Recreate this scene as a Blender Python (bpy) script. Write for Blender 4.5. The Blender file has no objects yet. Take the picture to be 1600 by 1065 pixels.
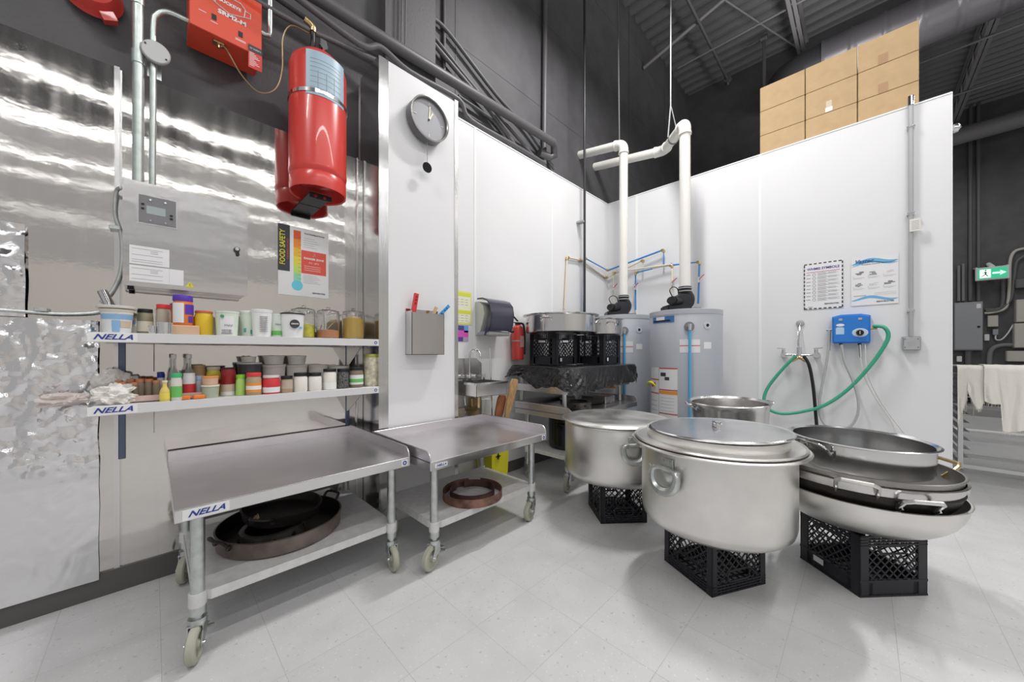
import bpy, bmesh, math, random
from mathutils import Vector, Matrix, noise
R = math.radians; PI = math.pi
random.seed(7)
C = bpy.context.scene.collection
SC = bpy.context.scene

# ------------------------------------------------------------------ camera, world, lights, exposure
F, HGT, HZ = 555.0, 1.125, 550.0            # focal length in px of a 1600 px wide frame, eye height in m
cd = bpy.data.cameras.new('camera'); cam = bpy.data.objects.new('camera', cd); C.objects.link(cam)
cd.sensor_width = 36.0; cd.lens = 36.0*F/1600.0; cd.shift_y = (HZ-532.5)/1600.0
cd.clip_start = 0.05; cd.clip_end = 100
YAW = math.atan2(550.0, 555.0)
cam.location = (0, 0, HGT)
fx, fy = math.cos(YAW), math.sin(YAW); rx, ry = math.sin(YAW), -math.cos(YAW)
cam.rotation_euler = (PI/2, 0, -math.atan2(fx, fy))
SC.camera = cam
SC.view_settings.view_transform = 'Standard'; SC.view_settings.look = 'None'
SC.view_settings.gamma = 1.0; SC.view_settings.use_curve_mapping = False
SC.view_settings.exposure = -0.04

w = bpy.data.worlds.new('world'); SC.world = w; w.use_nodes = True
w.node_tree.nodes['Background'].inputs[0].default_value = (1.0, 0.985, 0.975, 1)
w.node_tree.nodes['Background'].inputs[1].default_value = 0.42

def strip(x, y, z, lx, ly, power, col=(1.0, 0.985, 0.97)):
    l = bpy.data.lights.new('tube_or_fill_light', 'AREA'); l.shape = 'RECTANGLE'; l.size = lx; l.size_y = ly
    l.energy = power; l.color = col
    o = bpy.data.objects.new('tube_or_fill_light', l); C.objects.link(o); o.location = (x, y, z)
    return o
strip(2.8, 1.15, 4.8, 0.7, 0.12, 90)
strip(-1.4, 1.0, 4.8, 1.2, 0.12, 45)
strip(1.6, -0.9, 4.9, 5.0, 0.10, 80)
for y_, z_, w_, p_ in ((-2.4, 4.6, .07, 85), (-3.65, 4.6, .05, 45), (-5.2, 4.6, .05, 32), (-6.7, 4.6, .05, 20), (-9.6, 4.6, .07, 15)):
    strip(1.5, y_, z_, 11.0, w_, p_)
for y_ in (-3.0, 0.2):          # added upward fill lights, no fixtures of their own, to brighten the roof
    strip(3.0, y_, 4.7, 10.0, 0.3, 90).rotation_euler = (PI, 0, 0)
strip(9.5, -1.6, 5.2, 2.6, 0.3, 60)

# ------------------------------------------------------------------ where a line of sight meets a plane of the room
def ray(px, py):
    l = (px-800)/F; u = (HZ-py)/F
    return (fx+rx*l, fy+ry*l, u)
def on_y(px, py, Y):
    r = ray(px, py); t = Y/r[1]; return Vector((r[0]*t, Y, HGT+r[2]*t))
def on_x(px, py, X):
    r = ray(px, py); t = X/r[0]; return Vector((X, r[1]*t, HGT+r[2]*t))
def on_z(px, py, Z):
    r = ray(px, py); t = (Z-HGT)/r[2]; return Vector((r[0]*t, r[1]*t, Z))

# ------------------------------------------------------------------ materials
MATS = {}
def mat(name, col, rough=0.5, metal=0.0, spec=0.5, trans=0.0, emit=None, estr=0, bump=0, bscale=20, var=0, vscale=6, alpha=1.0, stretch=(1,1,1), rvar=0, coat=0, ior=1.45):
    if name in MATS: return MATS[name]
    m = bpy.data.materials.new(name); m.use_nodes = True; nt = m.node_tree; b = nt.nodes['Principled BSDF']
    b.inputs['Base Color'].default_value = (*col, 1); b.inputs['Roughness'].default_value = rough
    b.inputs['Metallic'].default_value = metal; b.inputs['Specular IOR Level'].default_value = spec
    b.inputs['Transmission Weight'].default_value = trans; b.inputs['Alpha'].default_value = alpha
    b.inputs['Coat Weight'].default_value = coat; b.inputs['IOR'].default_value = ior
    if emit: b.inputs['Emission Color'].default_value = (*emit, 1); b.inputs['Emission Strength'].default_value = estr
    if bump or var or rvar:
        tc = nt.nodes.new('ShaderNodeTexCoord'); mp = nt.nodes.new('ShaderNodeMapping'); mp.inputs['Scale'].default_value = stretch
        nt.links.new(tc.outputs['Object'], mp.inputs[0])
    if var:
        n = nt.nodes.new('ShaderNodeTexNoise'); n.inputs['Scale'].default_value = vscale; n.inputs['Detail'].default_value = 5
        nt.links.new(mp.outputs[0], n.inputs[0])
        mx = nt.nodes.new('ShaderNodeMix'); mx.data_type = 'RGBA'
        mx.inputs[6].default_value = (*[max(0, c*(1-var)) for c in col], 1); mx.inputs[7].default_value = (*[min(1, c*(1+var)) for c in col], 1)
        rp = nt.nodes.new('ShaderNodeMapRange'); rp.inputs[1].default_value = .35; rp.inputs[2].default_value = .65
        nt.links.new(n.outputs[0], rp.inputs[0]); nt.links.new(rp.outputs[0], mx.inputs[0]); nt.links.new(mx.outputs[2], b.inputs['Base Color'])
        if rvar:
            r2 = nt.nodes.new('ShaderNodeMapRange'); r2.inputs[1].default_value = .3; r2.inputs[2].default_value = .7
            r2.inputs[3].default_value = max(0, rough-rvar); r2.inputs[4].default_value = rough+rvar
            nt.links.new(n.outputs[0], r2.inputs[0]); nt.links.new(r2.outputs[0], b.inputs['Roughness'])
    if bump:
        n = nt.nodes.new('ShaderNodeTexNoise'); n.inputs['Scale'].default_value = bscale; n.inputs['Detail'].default_value = 3
        nt.links.new(mp.outputs[0], n.inputs[0])
        bp = nt.nodes.new('ShaderNodeBump'); bp.inputs['Strength'].default_value = 1; bp.inputs['Distance'].default_value = bump
        nt.links.new(n.outputs[0], bp.inputs['Height']); nt.links.new(bp.outputs[0], b.inputs['Normal'])
    MATS[name] = m; return m

STEEL = mat('stainless', (.68,.67,.66), .24, 1, var=.06, vscale=3, rvar=.05)
TOPS = mat('table_steel', (.74,.72,.74), .34, 1, var=.05, vscale=4, rvar=.05)
STEELB = mat('stainless_bright', (.70,.70,.70), .16, 1)
CHROME = mat('chrome', (.8,.8,.82), .08, 1)
ALU = mat('aluminium', (.78,.77,.745), .36, 1, var=.08, vscale=5, rvar=.07, bump=.0006, bscale=12)
ALUP = mat('aluminium_pale', (.74,.74,.75), .22, 1, var=.04, vscale=6, rvar=.05)
GALV = mat('galvanised', (.60,.63,.62), .38, 1, var=.10, vscale=30)
GALVP = mat('galvanised_pipe', (.52,.58,.56), .35, .8, var=.08, vscale=25)
GSHELF = mat('galvanised_shelf', (.70,.70,.70), .5, .25, var=.06, vscale=30)
DARKW = mat('dark_paint', (.088,.086,.092), .62, bump=.002, bscale=60, var=.12, vscale=4)
DARKP = mat('dark_pipe_paint', (.115,.112,.118), .45)
DECKM = mat('dark_deck_paint', (.15,.148,.155), .5)
JOISTM = mat('dark_joist_paint', (.20,.195,.205), .5)
FRP = mat('white_wall_panel', (.745,.748,.76), .32, var=.01, vscale=2)
FRPT = mat('white_trim', (.82,.84,.84), .3)
BLACKP = mat('black_plastic', (.020,.021,.027), .38)
BLACK = mat('black', (.012,.012,.013), .4)
BLACKG = mat('black_gloss', (.012,.012,.014), .12)
IRON = mat('burnt_steel', (.035,.030,.028), .42, .5, var=.35, vscale=9, bump=.0008, bscale=50)
IRONB = mat('brown_steel', (.17,.14,.125), .45, .55, var=.25, vscale=12)
RUST = mat('rusty_steel', (.20,.105,.08), .65, .3, var=.5, vscale=14, bump=.0008, bscale=60)
RED = mat('red_enamel', (.66,.06,.05), .28, coat=.25)
REDO = mat('red_orange_enamel', (.68,.075,.035), .35)
REDP = mat('red_plastic', (.68,.05,.05), .35)
WHITE = mat('white', (.80,.80,.80), .45)
PAPER = mat('paper', (.77,.77,.78), .6)
PVC = mat('white_pvc', (.80,.79,.74), .3)
CARD = mat('cardboard', (.44,.305,.165), .75, var=.05, vscale=12)
CARDT = mat('cardboard_tape', (.36,.22,.12), .35)
BLUE = mat('blue_plastic', (.03,.20,.62), .3)
PEXB = mat('blue_pipe', (.05,.25,.60), .35)
PEXW = mat('cream_pipe', (.72,.64,.50), .4)
BRASS = mat('brass', (.55,.42,.22), .3, 1)
COPPER = mat('aged_copper_tube', (.36,.26,.15), .4, .8)
GREYM = mat('grey_metal', (.42,.43,.44), .45, .3)
GREYD = mat('grey_dark', (.20,.20,.21), .5)
HEAT = mat('heater_grey', (.40,.42,.46), .38, .15)
HOSEG = mat('green_hose', (.05,.36,.22), .4)
HOSEY = mat('grey_hose', (.42,.43,.44), .4)
CASTER = mat('caster_rubber', (.40,.40,.33), .55)
WOOD = mat('wood_pale', (.58,.36,.17), .5, var=.25, vscale=10, stretch=(8,8,1))
WOODR = mat('wood_red', (.33,.13,.06), .5, var=.3, vscale=8)
YEL = mat('yellow_plastic', (.72,.66,.03), .4)
GREEN = mat('green_plastic', (.05,.45,.18), .35)
LIME = mat('lime_plastic', (.28,.62,.05), .35)
PURPLE = mat('purple_plastic', (.10,.04,.42), .35)
NAVY = mat('navy_ink', (.03,.05,.28), .5)
INK = mat('grey_ink', (.30,.30,.32), .6)
INKD = mat('dark_ink', (.05,.05,.06), .5)
CREAM = mat('cream', (.74,.70,.58), .5)
ORANGE = mat('orange_plastic', (.80,.22,.04), .4)
GLASS = mat('clear_glass', (1,1,1), .03, trans=1.0)
CLEARP = mat('clear_plastic', (.80,.80,.78), .2, trans=.75, ior=1.1)
FOILM = mat('foil', (.80,.80,.82), .11, 1, bump=.0006, bscale=45)
BAGM = mat('black_bag', (.012,.012,.013), .22, spec=.7)
RUBBER = mat('rubber_base', (.10,.095,.092), .45)

def floor_mat():
    m = bpy.data.materials.new('floor_tiles'); m.use_nodes = True; nt = m.node_tree; N = nt.nodes; L = nt.links; b = N['Principled BSDF']
    tc = N.new('ShaderNodeTexCoord'); mp = N.new('ShaderNodeMapping'); mp.inputs['Location'].default_value = (-.02, -.825, 0)
    L.new(tc.outputs['Object'], mp.inputs[0])
    br = N.new('ShaderNodeTexBrick'); br.offset = 0; br.squash = 1
    for k, v in (('Scale', 1), ('Brick Width', .305), ('Row Height', .305), ('Mortar Size', .0009), ('Mortar Smooth', .3), ('Bias', 0)): br.inputs[k].default_value = v
    br.inputs['Color1'].default_value = (.57,.57,.575,1); br.inputs['Color2'].default_value = (.60,.60,.605,1); br.inputs['Mortar'].default_value = (.36,.355,.35,1)
    L.new(mp.outputs[0], br.inputs['Vector'])
    def flecks(scale, lo, hi, col, fac, prev):
        v = N.new('ShaderNodeTexNoise'); v.inputs['Scale'].default_value = scale; v.inputs['Detail'].default_value = 2
        L.new(tc.outputs['Object'], v.inputs[0])
        r = N.new('ShaderNodeMapRange'); r.inputs[1].default_value = lo; r.inputs[2].default_value = hi; r.inputs[4].default_value = fac
        L.new(v.outputs[0], r.inputs[0])
        mx = N.new('ShaderNodeMix'); mx.data_type = 'RGBA'; mx.inputs[7].default_value = (*col, 1)
        L.new(r.outputs[0], mx.inputs[0]); L.new(prev, mx.inputs[6]); return mx.outputs[2]
    o = flecks(95, .64, .70, (.80,.80,.80), .6, br.outputs['Color'])
    o = flecks(55, .66, .71, (.33,.32,.31), .6, o)
    o = flecks(6, .4, .7, (.50,.50,.505), .5, o)
    L.new(o, b.inputs['Base Color'])
    b.inputs['Roughness'].default_value = .33; b.inputs['Specular IOR Level'].default_value = .45
    n = N.new('ShaderNodeTexNoise'); n.inputs['Scale'].default_value = 2.2; L.new(tc.outputs['Object'], n.inputs[0])
    r = N.new('ShaderNodeMapRange'); r.inputs[3].default_value = .24; r.inputs[4].default_value = .45; L.new(n.outputs[0], r.inputs[0]); L.new(r.outputs[0], b.inputs['Roughness'])
    return m
def steel_wall_mat():
    m = bpy.data.materials.new('steel_sheet_wall'); m.use_nodes = True; nt = m.node_tree; N = nt.nodes; L = nt.links; b = N['Principled BSDF']
    b.inputs['Metallic'].default_value = 1; b.inputs['Base Color'].default_value = (.69,.67,.65,1)
    tc = N.new('ShaderNodeTexCoord')
    def noi(scale, sc, det=2):
        mp = N.new('ShaderNodeMapping'); mp.inputs['Scale'].default_value = sc; L.new(tc.outputs['Object'], mp.inputs[0])
        n = N.new('ShaderNodeTexNoise'); n.inputs['Scale'].default_value = scale; n.inputs['Detail'].default_value = det; L.new(mp.outputs[0], n.inputs[0]); return n
    n1 = noi(1.5, (1.1, 1, 1.3), 1)
    bp = N.new('ShaderNodeBump'); bp.inputs['Distance'].default_value = .006; L.new(n1.outputs[0], bp.inputs['Height'])
    n2 = noi(9, (1, 1, 1.5), 3)
    bp2 = N.new('ShaderNodeBump'); bp2.inputs['Distance'].default_value = .0004; L.new(n2.outputs[0], bp2.inputs['Height']); L.new(bp.outputs[0], bp2.inputs['Normal'])
    L.new(bp2.outputs[0], b.inputs['Normal'])
    n3 = noi(4, (6, 1, .5), 4)
    r = N.new('ShaderNodeMapRange'); r.inputs[1].default_value = .3; r.inputs[2].default_value = .7; r.inputs[3].default_value = .045; r.inputs[4].default_value = .085
    L.new(n3.outputs[0], r.inputs[0]); L.new(r.outputs[0], b.inputs['Roughness'])
    return m
FLOORM = floor_mat(); SSW = steel_wall_mat()

# ------------------------------------------------------------------ mesh builder
class G:
    def __init__(s): s.b = bmesh.new()
    def box(s, x0, x1, y0, y1, z0, z1, bev=0, seg=1):
        r = bmesh.ops.create_cube(s.b, size=1); vs = r['verts']
        for v in vs: v.co = Vector(((x0+x1)/2+v.co.x*(x1-x0), (y0+y1)/2+v.co.y*(y1-y0), (z0+z1)/2+v.co.z*(z1-z0)))
        if bev:
            es = list({e for v in vs for e in v.link_edges})
            bmesh.ops.bevel(s.b, geom=es, offset=bev, segments=seg, affect='EDGES', clamp_overlap=True)
        return s
    def bar(s, p, q, w, t, up=(0,0,1)):
        p, q = Vector(p), Vector(q); d = (q-p); L = d.length
        if L < 1e-6: return s
        d.normalize(); u = Vector(up)
        if abs(d.dot(u)) > .98: u = Vector((1,0,0))
        a = d.cross(u).normalized(); c = a.cross(d).normalized()
        vs = [s.b.verts.new(o+a*i*w/2+c*j*t/2) for o in (p, q) for i, j in ((-1,-1),(1,-1),(1,1),(-1,1))]
        for f in ((0,1,2,3),(7,6,5,4),(0,4,5,1),(1,5,6,2),(2,6,7,3),(3,7,4,0)): s.b.faces.new([vs[k] for k in f])
        return s
    def tube(s, pts, r, seg=10, closed=False, caps=True, rads=None):
        P = [Vector(p) for p in pts]; n = len(P); rings = []
        up = None
        for i in range(n):
            if closed: d = (P[(i+1) % n]-P[i-1])
            else: d = (P[min(i+1, n-1)]-P[max(i-1, 0)])
            d.normalize()
            if up is None:
                up = Vector((0,0,1)) if abs(d.z) < .9 else Vector((1,0,0))
            a = d.cross(up)
            if a.length < 1e-5: a = d.cross(Vector((.3,.9,.1)))
            a.normalize(); c = a.cross(d).normalized(); up = c
            rr = rads[i] if rads else r
            rings.append([s.b.verts.new(P[i]+a*math.cos(2*PI*k/seg)*rr+c*math.sin(2*PI*k/seg)*rr) for k in range(seg)])
        m = n if closed else n-1
        for i in range(m):
            A, B = rings[i], rings[(i+1) % n]
            for k in range(seg):
                try: s.b.faces.new((A[k], A[(k+1) % seg], B[(k+1) % seg], B[k]))
                except ValueError: pass
        if not closed and caps:
            s.b.faces.new(rings[0]); s.b.faces.new(rings[-1])
        return s
    def cyl(s, p, q, r, seg=16, r2=None):
        return s.tube([p, q], r, seg, rads=[r, r if r2 is None else r2])
    def lathe(s, prof, seg=40, c=(0,0,0), sx=1, sy=1, M=None):
        rings = []; c = Vector(c)
        for (r, z) in prof:
            if r < 1e-6:
                v = Vector((0,0,z)); v = (M @ v) if M else v; rings.append([s.b.verts.new(c+v)])
            else:
                ring = []
                for k in range(seg):
                    v = Vector((r*math.cos(2*PI*k/seg)*sx, r*math.sin(2*PI*k/seg)*sy, z)); v = (M @ v) if M else v
                    ring.append(s.b.verts.new(c+v))
                rings.append(ring)
        for A, B in zip(rings, rings[1:]):
            for k in range(seg):
                k2 = (k+1) % seg
                if len(A) == 1 and len(B) == 1: continue
                if len(A) == 1: s.b.faces.new((A[0], B[k2], B[k]))
                elif len(B) == 1: s.b.faces.new((A[k], A[k2], B[0]))
                else: s.b.faces.new((A[k], A[k2], B[k2], B[k]))
        return s
    def prism(s, poly, o, ax, ay, an, t):
        o, ax, ay, an = map(Vector, (o, ax, ay, an))
        A = [s.b.verts.new(o+ax*u+ay*v) for u, v in poly]; B = [s.b.verts.new(o+ax*u+ay*v+an*t) for u, v in poly]
        s.b.faces.new(A); s.b.faces.new(list(reversed(B)))
        for k in range(len(A)): s.b.faces.new((A[k], B[k], B[(k+1) % len(A)], A[(k+1) % len(A)]))
        return s
    def grid(s, nu, nv, f):
        V = [[s.b.verts.new(f(i/nu, j/nv)) for j in range(nv+1)] for i in range(nu+1)]
        for i in range(nu):
            for j in range(nv): s.b.faces.new((V[i][j], V[i+1][j], V[i+1][j+1], V[i][j+1]))
        return s
    def obj(s, name, m, parent=None, sharp=35, xf=None):
        bmesh.ops.recalc_face_normals(s.b, faces=s.b.faces[:])
        me = bpy.data.meshes.new(name); s.b.to_mesh(me); s.b.free()
        if xf is not None: me.transform(xf)
        for p in me.polygons: p.use_smooth = True
        me.set_sharp_from_angle(angle=R(sharp))
        me.materials.append(m)
        o = bpy.data.objects.new(name, me); C.objects.link(o)
        if parent: o.parent = parent
        return o
def tag(o, label, cat, group=None, kind=None):
    o['label'] = label; o['category'] = cat
    if group: o['group'] = group
    if kind: o['kind'] = kind
    return o
def thing(name, label, cat, loc=(0,0,0), rz=0, group=None):
    o = bpy.data.objects.new(name, None); C.objects.link(o); o.location = loc; o.rotation_euler = (0,0,rz); o.empty_display_size = .05
    return tag(o, label, cat, group)
def struct(o): o['kind'] = 'structure'; return o
def dup(root, loc, rz, label, group=None):
    r = root.copy(); C.objects.link(r); r.location = loc; r.rotation_euler = (0,0,rz); r['label'] = label
    if group: r['group'] = group
    for ch in list(root.children):
        c = ch.copy(); C.objects.link(c); c.parent = r
        for g in ch.children:
            d = g.copy(); C.objects.link(d); d.parent = c
    return r
def lab(o, t): o['label'] = t; return o
def curve(pts, n=8):
    P = [Vector(p) for p in pts]; out = []
    for i in range(len(P)-1):
        p0, p1, p2, p3 = P[max(i-1, 0)], P[i], P[i+1], P[min(i+2, len(P)-1)]
        for k in range(n):
            t = k/n
            out.append(.5*((2*p1)+(p2-p0)*t+(2*p0-5*p1+4*p2-p3)*t*t+(3*p1-p0-3*p2+p3)*t**3))
    out.append(P[-1]); return out
def text(s, loc, size, m, parent, face='y', roll=0, name='lettering', align='CENTER', ext=.0004, shear=0, bold=0, wide=1):
    cu = bpy.data.curves.new('t', 'FONT'); cu.body = s; cu.size = size; cu.align_x = align; cu.align_y = 'CENTER'; cu.extrude = ext; cu.resolution_u = 2
    cu.shear = shear; cu.offset = bold
    to = bpy.data.objects.new('t', cu); C.objects.link(to)
    me = bpy.data.meshes.new_from_object(to.evaluated_get(bpy.context.evaluated_depsgraph_get()))
    bpy.data.objects.remove(to); bpy.data.curves.remove(cu)
    rot = Matrix.Rotation(PI/2, 4, 'X')
    if face == 'x': rot = Matrix.Rotation(-PI/2, 4, 'Z') @ rot
    if isinstance(face, Matrix): rot = face
    me.transform(Matrix.Translation(Vector(loc)) @ rot @ Matrix.Rotation(roll, 4, 'Z') @ Matrix.Diagonal((wide, 1, 1, 1)))
    me.name = name; me.materials.clear(); me.materials.append(m)
    o = bpy.data.objects.new(name, me); C.objects.link(o)
    if parent: o.parent = parent
    return o

# ------------------------------------------------------------------ room shell
YS, YP, YW, XR, YD = 2.5, 2.217, 2.37, 4.167, 2.6      # steel wall, pilaster, white wall, cross wall, painted outer wall
struct(G().box(-4, 13, -7, 2.7, -.05, 0).obj('floor', FLOORM))
def block_wall(name, x0, x1, y0, y1, z0, z1): return struct(G().box(x0, x1, y0, y1, z0, z1).obj(name, DARKW))
block_wall('wall_left', -4, 7.9, YD, 2.7, 0, 6.55)
block_wall('wall_back', 7.83, 7.95, -.55, YD, 0, 6.5)
block_wall('wall_far', 12.5, 12.62, -8, 2.7, 0, 6.5)
struct(G().box(-4, 12.5, -6.1, -6.0, 0, 2.9).obj('wall_rear', mat('rear_wall', (.80,.77,.73), .6)))
# ribbed roof deck: the ribs run along y
g = G(); prof = []
x = -4.0
while x < 12.6:
    prof += [(x, 6.50), (x+.05, 6.42), (x+.10, 6.42), (x+.15, 6.50)]; x += .20
g.grid(len(prof)-1, 1, lambda u, v: Vector((prof[int(round(u*(len(prof)-1)))][0], -8+10.7*v, prof[int(round(u*(len(prof)-1)))][1])))
struct(g.obj('ceiling', DECKM, sharp=10))
# vertical joints and seams of the painted block wall
g = G()
for x in (1.9, 5.2, 6.6):
    g.box(x, x+.012, YD-.004, YD+.01, 2.9, 6.45)
for z in (3.9, 4.9, 5.9):
    g.box(1.7, 7.8, YD-.002, YD+.01, z, z+.005)
struct(g.obj('trim_1', mat('dark_joint', (.075,.074,.078), .6)))
struct(G().box(1.2, 1.63, YS, YD+.02, 3.05, 6.5).obj('trim_2', mat('dark_block_column', (.10,.098,.104), .6, bump=.002, bscale=50)))
# stainless wall lining: three sheets and their seam strips
def sheet(x0, x1):
    nx = max(2, int((x1-x0)/.04)); nz = 50
    return struct(G().grid(nx, nz, lambda u, v: Vector((x0+(x1-x0)*u, YS, .112+(2.465-.112)*v))).obj('wall_left_steel', SSW))
sheet(-2.6, -.13); sheet(-.105, 1.02)
struct(G().box(-4, 1.1, YS+.003, YD, 0, 2.462).obj('wall_left_backing', STEEL))
g = G(); g.box(-.130, -.112, YS-.006, YS, .112, 2.468)
struct(g.obj('trim_3', STEELB))
struct(G().box(.985, 1.0, YS-.012, YS, .0, 2.47, .002).obj('trim_4', STEELB))
struct(G().box(-4, 1.0, YS-.008, YS+.003, 0, .112, .002).obj('baseboard_left', RUBBER))
# pilaster with steel corners
struct(G().box(1.045, 1.64, YP, YD, 0, 3.035).obj('wall_left_pilaster', FRP))
g = G(); g.box(1.0455, 1.083, YP-.004, YP-.0004, 0, 3.035); g.box(1.018, 1.0452, YP-.004, YS-.0005, 0, 3.035)
struct(g.obj('trim_5', STEELB))
g = G(); g.box(1.614, 1.6398, YP-.004, YP-.0004, 0, 3.05); g.box(1.6402, 1.646, YP-.004, YW-.0005, 0, 3.05)
struct(g.obj('trim_6', STEEL))
# white wall panels
struct(G().box(1.64, XR+.1, YW, YD, 0, 3.05).obj('wall_left_white', FRP))
struct(G().box(XR, XR+.1, -.4617, YW, 0, 3.05).obj('wall_right', FRP))
g = G()
for x in (1.94, 2.995): g.box(x-.012, x+.012, YW-.003, YW, 0, 3.045)
struct(g.obj('trim_7', FRPT))
g = G()
for y in (.72, 1.98): g.box(XR-.003, XR, y-.012, y+.012, 0, 3.045)
g.box(XR-.004, XR+.104, -.466, -.4617, 0, 3.055)
struct(g.obj('trim_8', FRPT))
g = G(); g.box(1.64, XR, YW-.004, YW+.02, 3.045, 3.056); g.box(XR-.004, XR+.1, -.4617, YW, 3.045, 3.056)
struct(g.obj('trim_9', FRPT))
struct(G().box(1.64, XR, YW-.006, YW, 0, .10).obj('baseboard_back', RUBBER))
struct(G().box(XR-.006, XR, -.46, YW, 0, .10).obj('baseboard_right', RUBBER))
struct(G().box(XR+.105, 6.2, -.42, YD, 3.04, 3.105).obj('ceiling_cold_room', FRPT))
struct(G().box(10.2, 10.4, -6, -.6, 0, .10).obj('trim_10', mat('floor_curb', (.30,.30,.29), .6)))

# ------------------------------------------------------------------ big pots, crates, woks on the floor
def lattice(g, o, ax, L, z0, z1, step=.040, w=.0042, t=.0058, hole=None, n=(0,1,0)):
    """diagonal bars clipped to a rectangle; o = corner, ax = unit direction"""
    o = Vector(o); ax = Vector(ax); H = z1-z0
    def pt(u, v): return o+ax*u+Vector((0,0,v))
    for sgn in (1, -1):
        c = -H
        while c < L:
            u0, v0 = (max(c, 0), max(-c, 0)); u1 = min(c+H, L); v1 = u1-c
            if u1-u0 > .012:
                segs = [(u0, v0, u1, v1)]
                if hole:
                    segs = []; K = 8
                    for k in range(K):
                        a, b = k/K, (k+1)/K; mu = u0+(u1-u0)*(a+b)/2; mv = v0+(v1-v0)*(a+b)/2
                        if hole[0] < mu < hole[1] and hole[2] < mv+z0 < hole[3]: continue
                        segs.append((u0+(u1-u0)*a, v0+(v1-v0)*a, u0+(u1-u0)*b, v0+(v1-v0)*b))
                for a, b_, c_, d in segs:
                    p, q = (pt(a, z0+b_), pt(c_, z0+d)) if sgn > 0 else (pt(L-a, z0+b_), pt(L-c_, z0+d))
                    g.bar(p, q, t, w, up=ax.cross(Vector((0,0,1))))
            c += step
def crate_parts(t, W=.33, D=.31, H=.28, style=0):
    a, d = W/2, D/2
    pw = .045 if style else .032
    for sx in (-1, 1):
        for sy in (-1, 1):
            g = G()
            x0, x1 = sorted((sx*a, sx*(a-pw))); y0, y1 = sorted((sy*d, sy*(d-pw)))
            # an L-shaped corner post
            g.box(x0, x1, *sorted((sy*d, sy*(d-.008))), 0, H, .002); g.box(*sorted((sx*a, sx*(a-.008))), y0, y1, 0, H, .002)
            g.obj('corner_post', BLACKP, t)
    sides = [((-a, -d+.005, 0), (1,0,0), W), ((a-.005, -d, 0), (0,1,0), D), ((a, d-.005, 0), (-1,0,0), W), ((-a+.005, d, 0), (0,-1,0), D)]
    zb, zt = (.075, H-.055) if style else (.045, H-.045)
    for o, ax, L in sides:
        g = G(); o = Vector(o); A = Vector(ax); nrm = A.cross(Vector((0,0,1)))
        def strip_(u0, u1, z0, z1, th=.006):
            g.bar(o+A*u0+Vector((0,0,(z0+z1)/2)), o+A*u1+Vector((0,0,(z0+z1)/2)), th, z1-z0, up=(0,0,1))
        for z in (H-.004, H-.017, H-.030, H-.043): strip_(0, L, z-.003, z+.003, .010)
        for k in range(15):
            u = L*(k+.5)/15; g.bar(o+A*u+Vector((0,0,zt)), o+A*u+Vector((0,0,H)), .004, .006, up=A)
        if style:
            strip_(0, L, .004, .068, .004); strip_(0, L, .0, .008, .012); strip_(0, L, .066, .076, .012)
            for u in (pw*.7, pw*1.0, pw*1.3, L-pw*.7, L-pw, L-pw*1.3): g.bar(o+A*u+Vector((0,0,0)), o+A*u+Vector((0,0,.07)), .004, .014, up=A)
            hole = (L*.30, L*.70, H-.085, H-.05)
        else:
            for z in (.004, .017, .030, .043): strip_(0, L, z-.003, z+.003, .010)
            for k in range(15):
                u = L*(k+.5)/15; g.bar(o+A*u, o+A*u+Vector((0,0,.045)), .004, .006, up=A)
            hole = (L*.30, L*.70, .05, .10)
        lattice(g, o+A*pw, A, L-2*pw, zb, zt, hole=(hole[0]-pw, hole[1]-pw, hole[2], hole[3]))
        # rounded frame of the hand hole
        u0, u1, z0, z1 = hole; um = (u0+u1)/2
        P = [o+A*(u0+.01)+Vector((0,0,z0)), o+A*(u1-.01)+Vector((0,0,z0)), o+A*u1+Vector((0,0,z0+.01)), o+A*u1+Vector((0,0,z1-.01)), o+A*(u1-.01)+Vector((0,0,z1)), o+A*(u0+.01)+Vector((0,0,z1)), o+A*u0+Vector((0,0,z1-.01)), o+A*u0+Vector((0,0,z0+.01))]
        g.tube(P, .005, 6, closed=True)
        g.obj('side_grille', BLACKP, t)
    g = G()
    for k in range(9):
        g.bar((-a+W*(k+.5)/9, -d, .008), (-a+W*(k+.5)/9, d, .008), .006, .006); g.bar((-a, -d+D*(k+.5)/9, .008), (a, -d+D*(k+.5)/9, .008), .006, .006)
    g.obj('base_grille', BLACKP, t)
    return t
def frame_of(near, right_, left_):
    n, r_, l_ = Vector(near), Vector(right_), Vector(left_); return None
def crate(label, near, ang, W, D, style, H=.28, z=0):
    """near = the corner towards the room; its W side runs along ang, its D side along ang+90 deg"""
    c, s = math.cos(R(ang)), math.sin(R(ang))
    cx = near[0]+c*W/2-s*D/2; cy = near[1]+s*W/2+c*D/2
    t = thing('milk_crate', label, 'crate', (cx, cy, z), R(ang))
    return crate_parts(t, W, D, H, style)
crB = crate('black lattice milk crate under the big front stockpot topped by two lids', (1.80, .494), -28, .33, .31, 0)
crA = crate('black lattice milk crate under the covered stockpot beside the steel tables', (2.062, 1.224), -42, .31, .305, 0)
crR = crate('black milk crate with solid lower band carrying the stack of woks', (2.279, .013), -42.5, .33, .32, 1)
g = G(); g.bar((-.168, .02, .052), (-.168, .075, .052), .0015, .028, up=(0,0,1))
lab(g.obj('paper_label', PAPER, crR), 'small white paper label')

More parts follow.
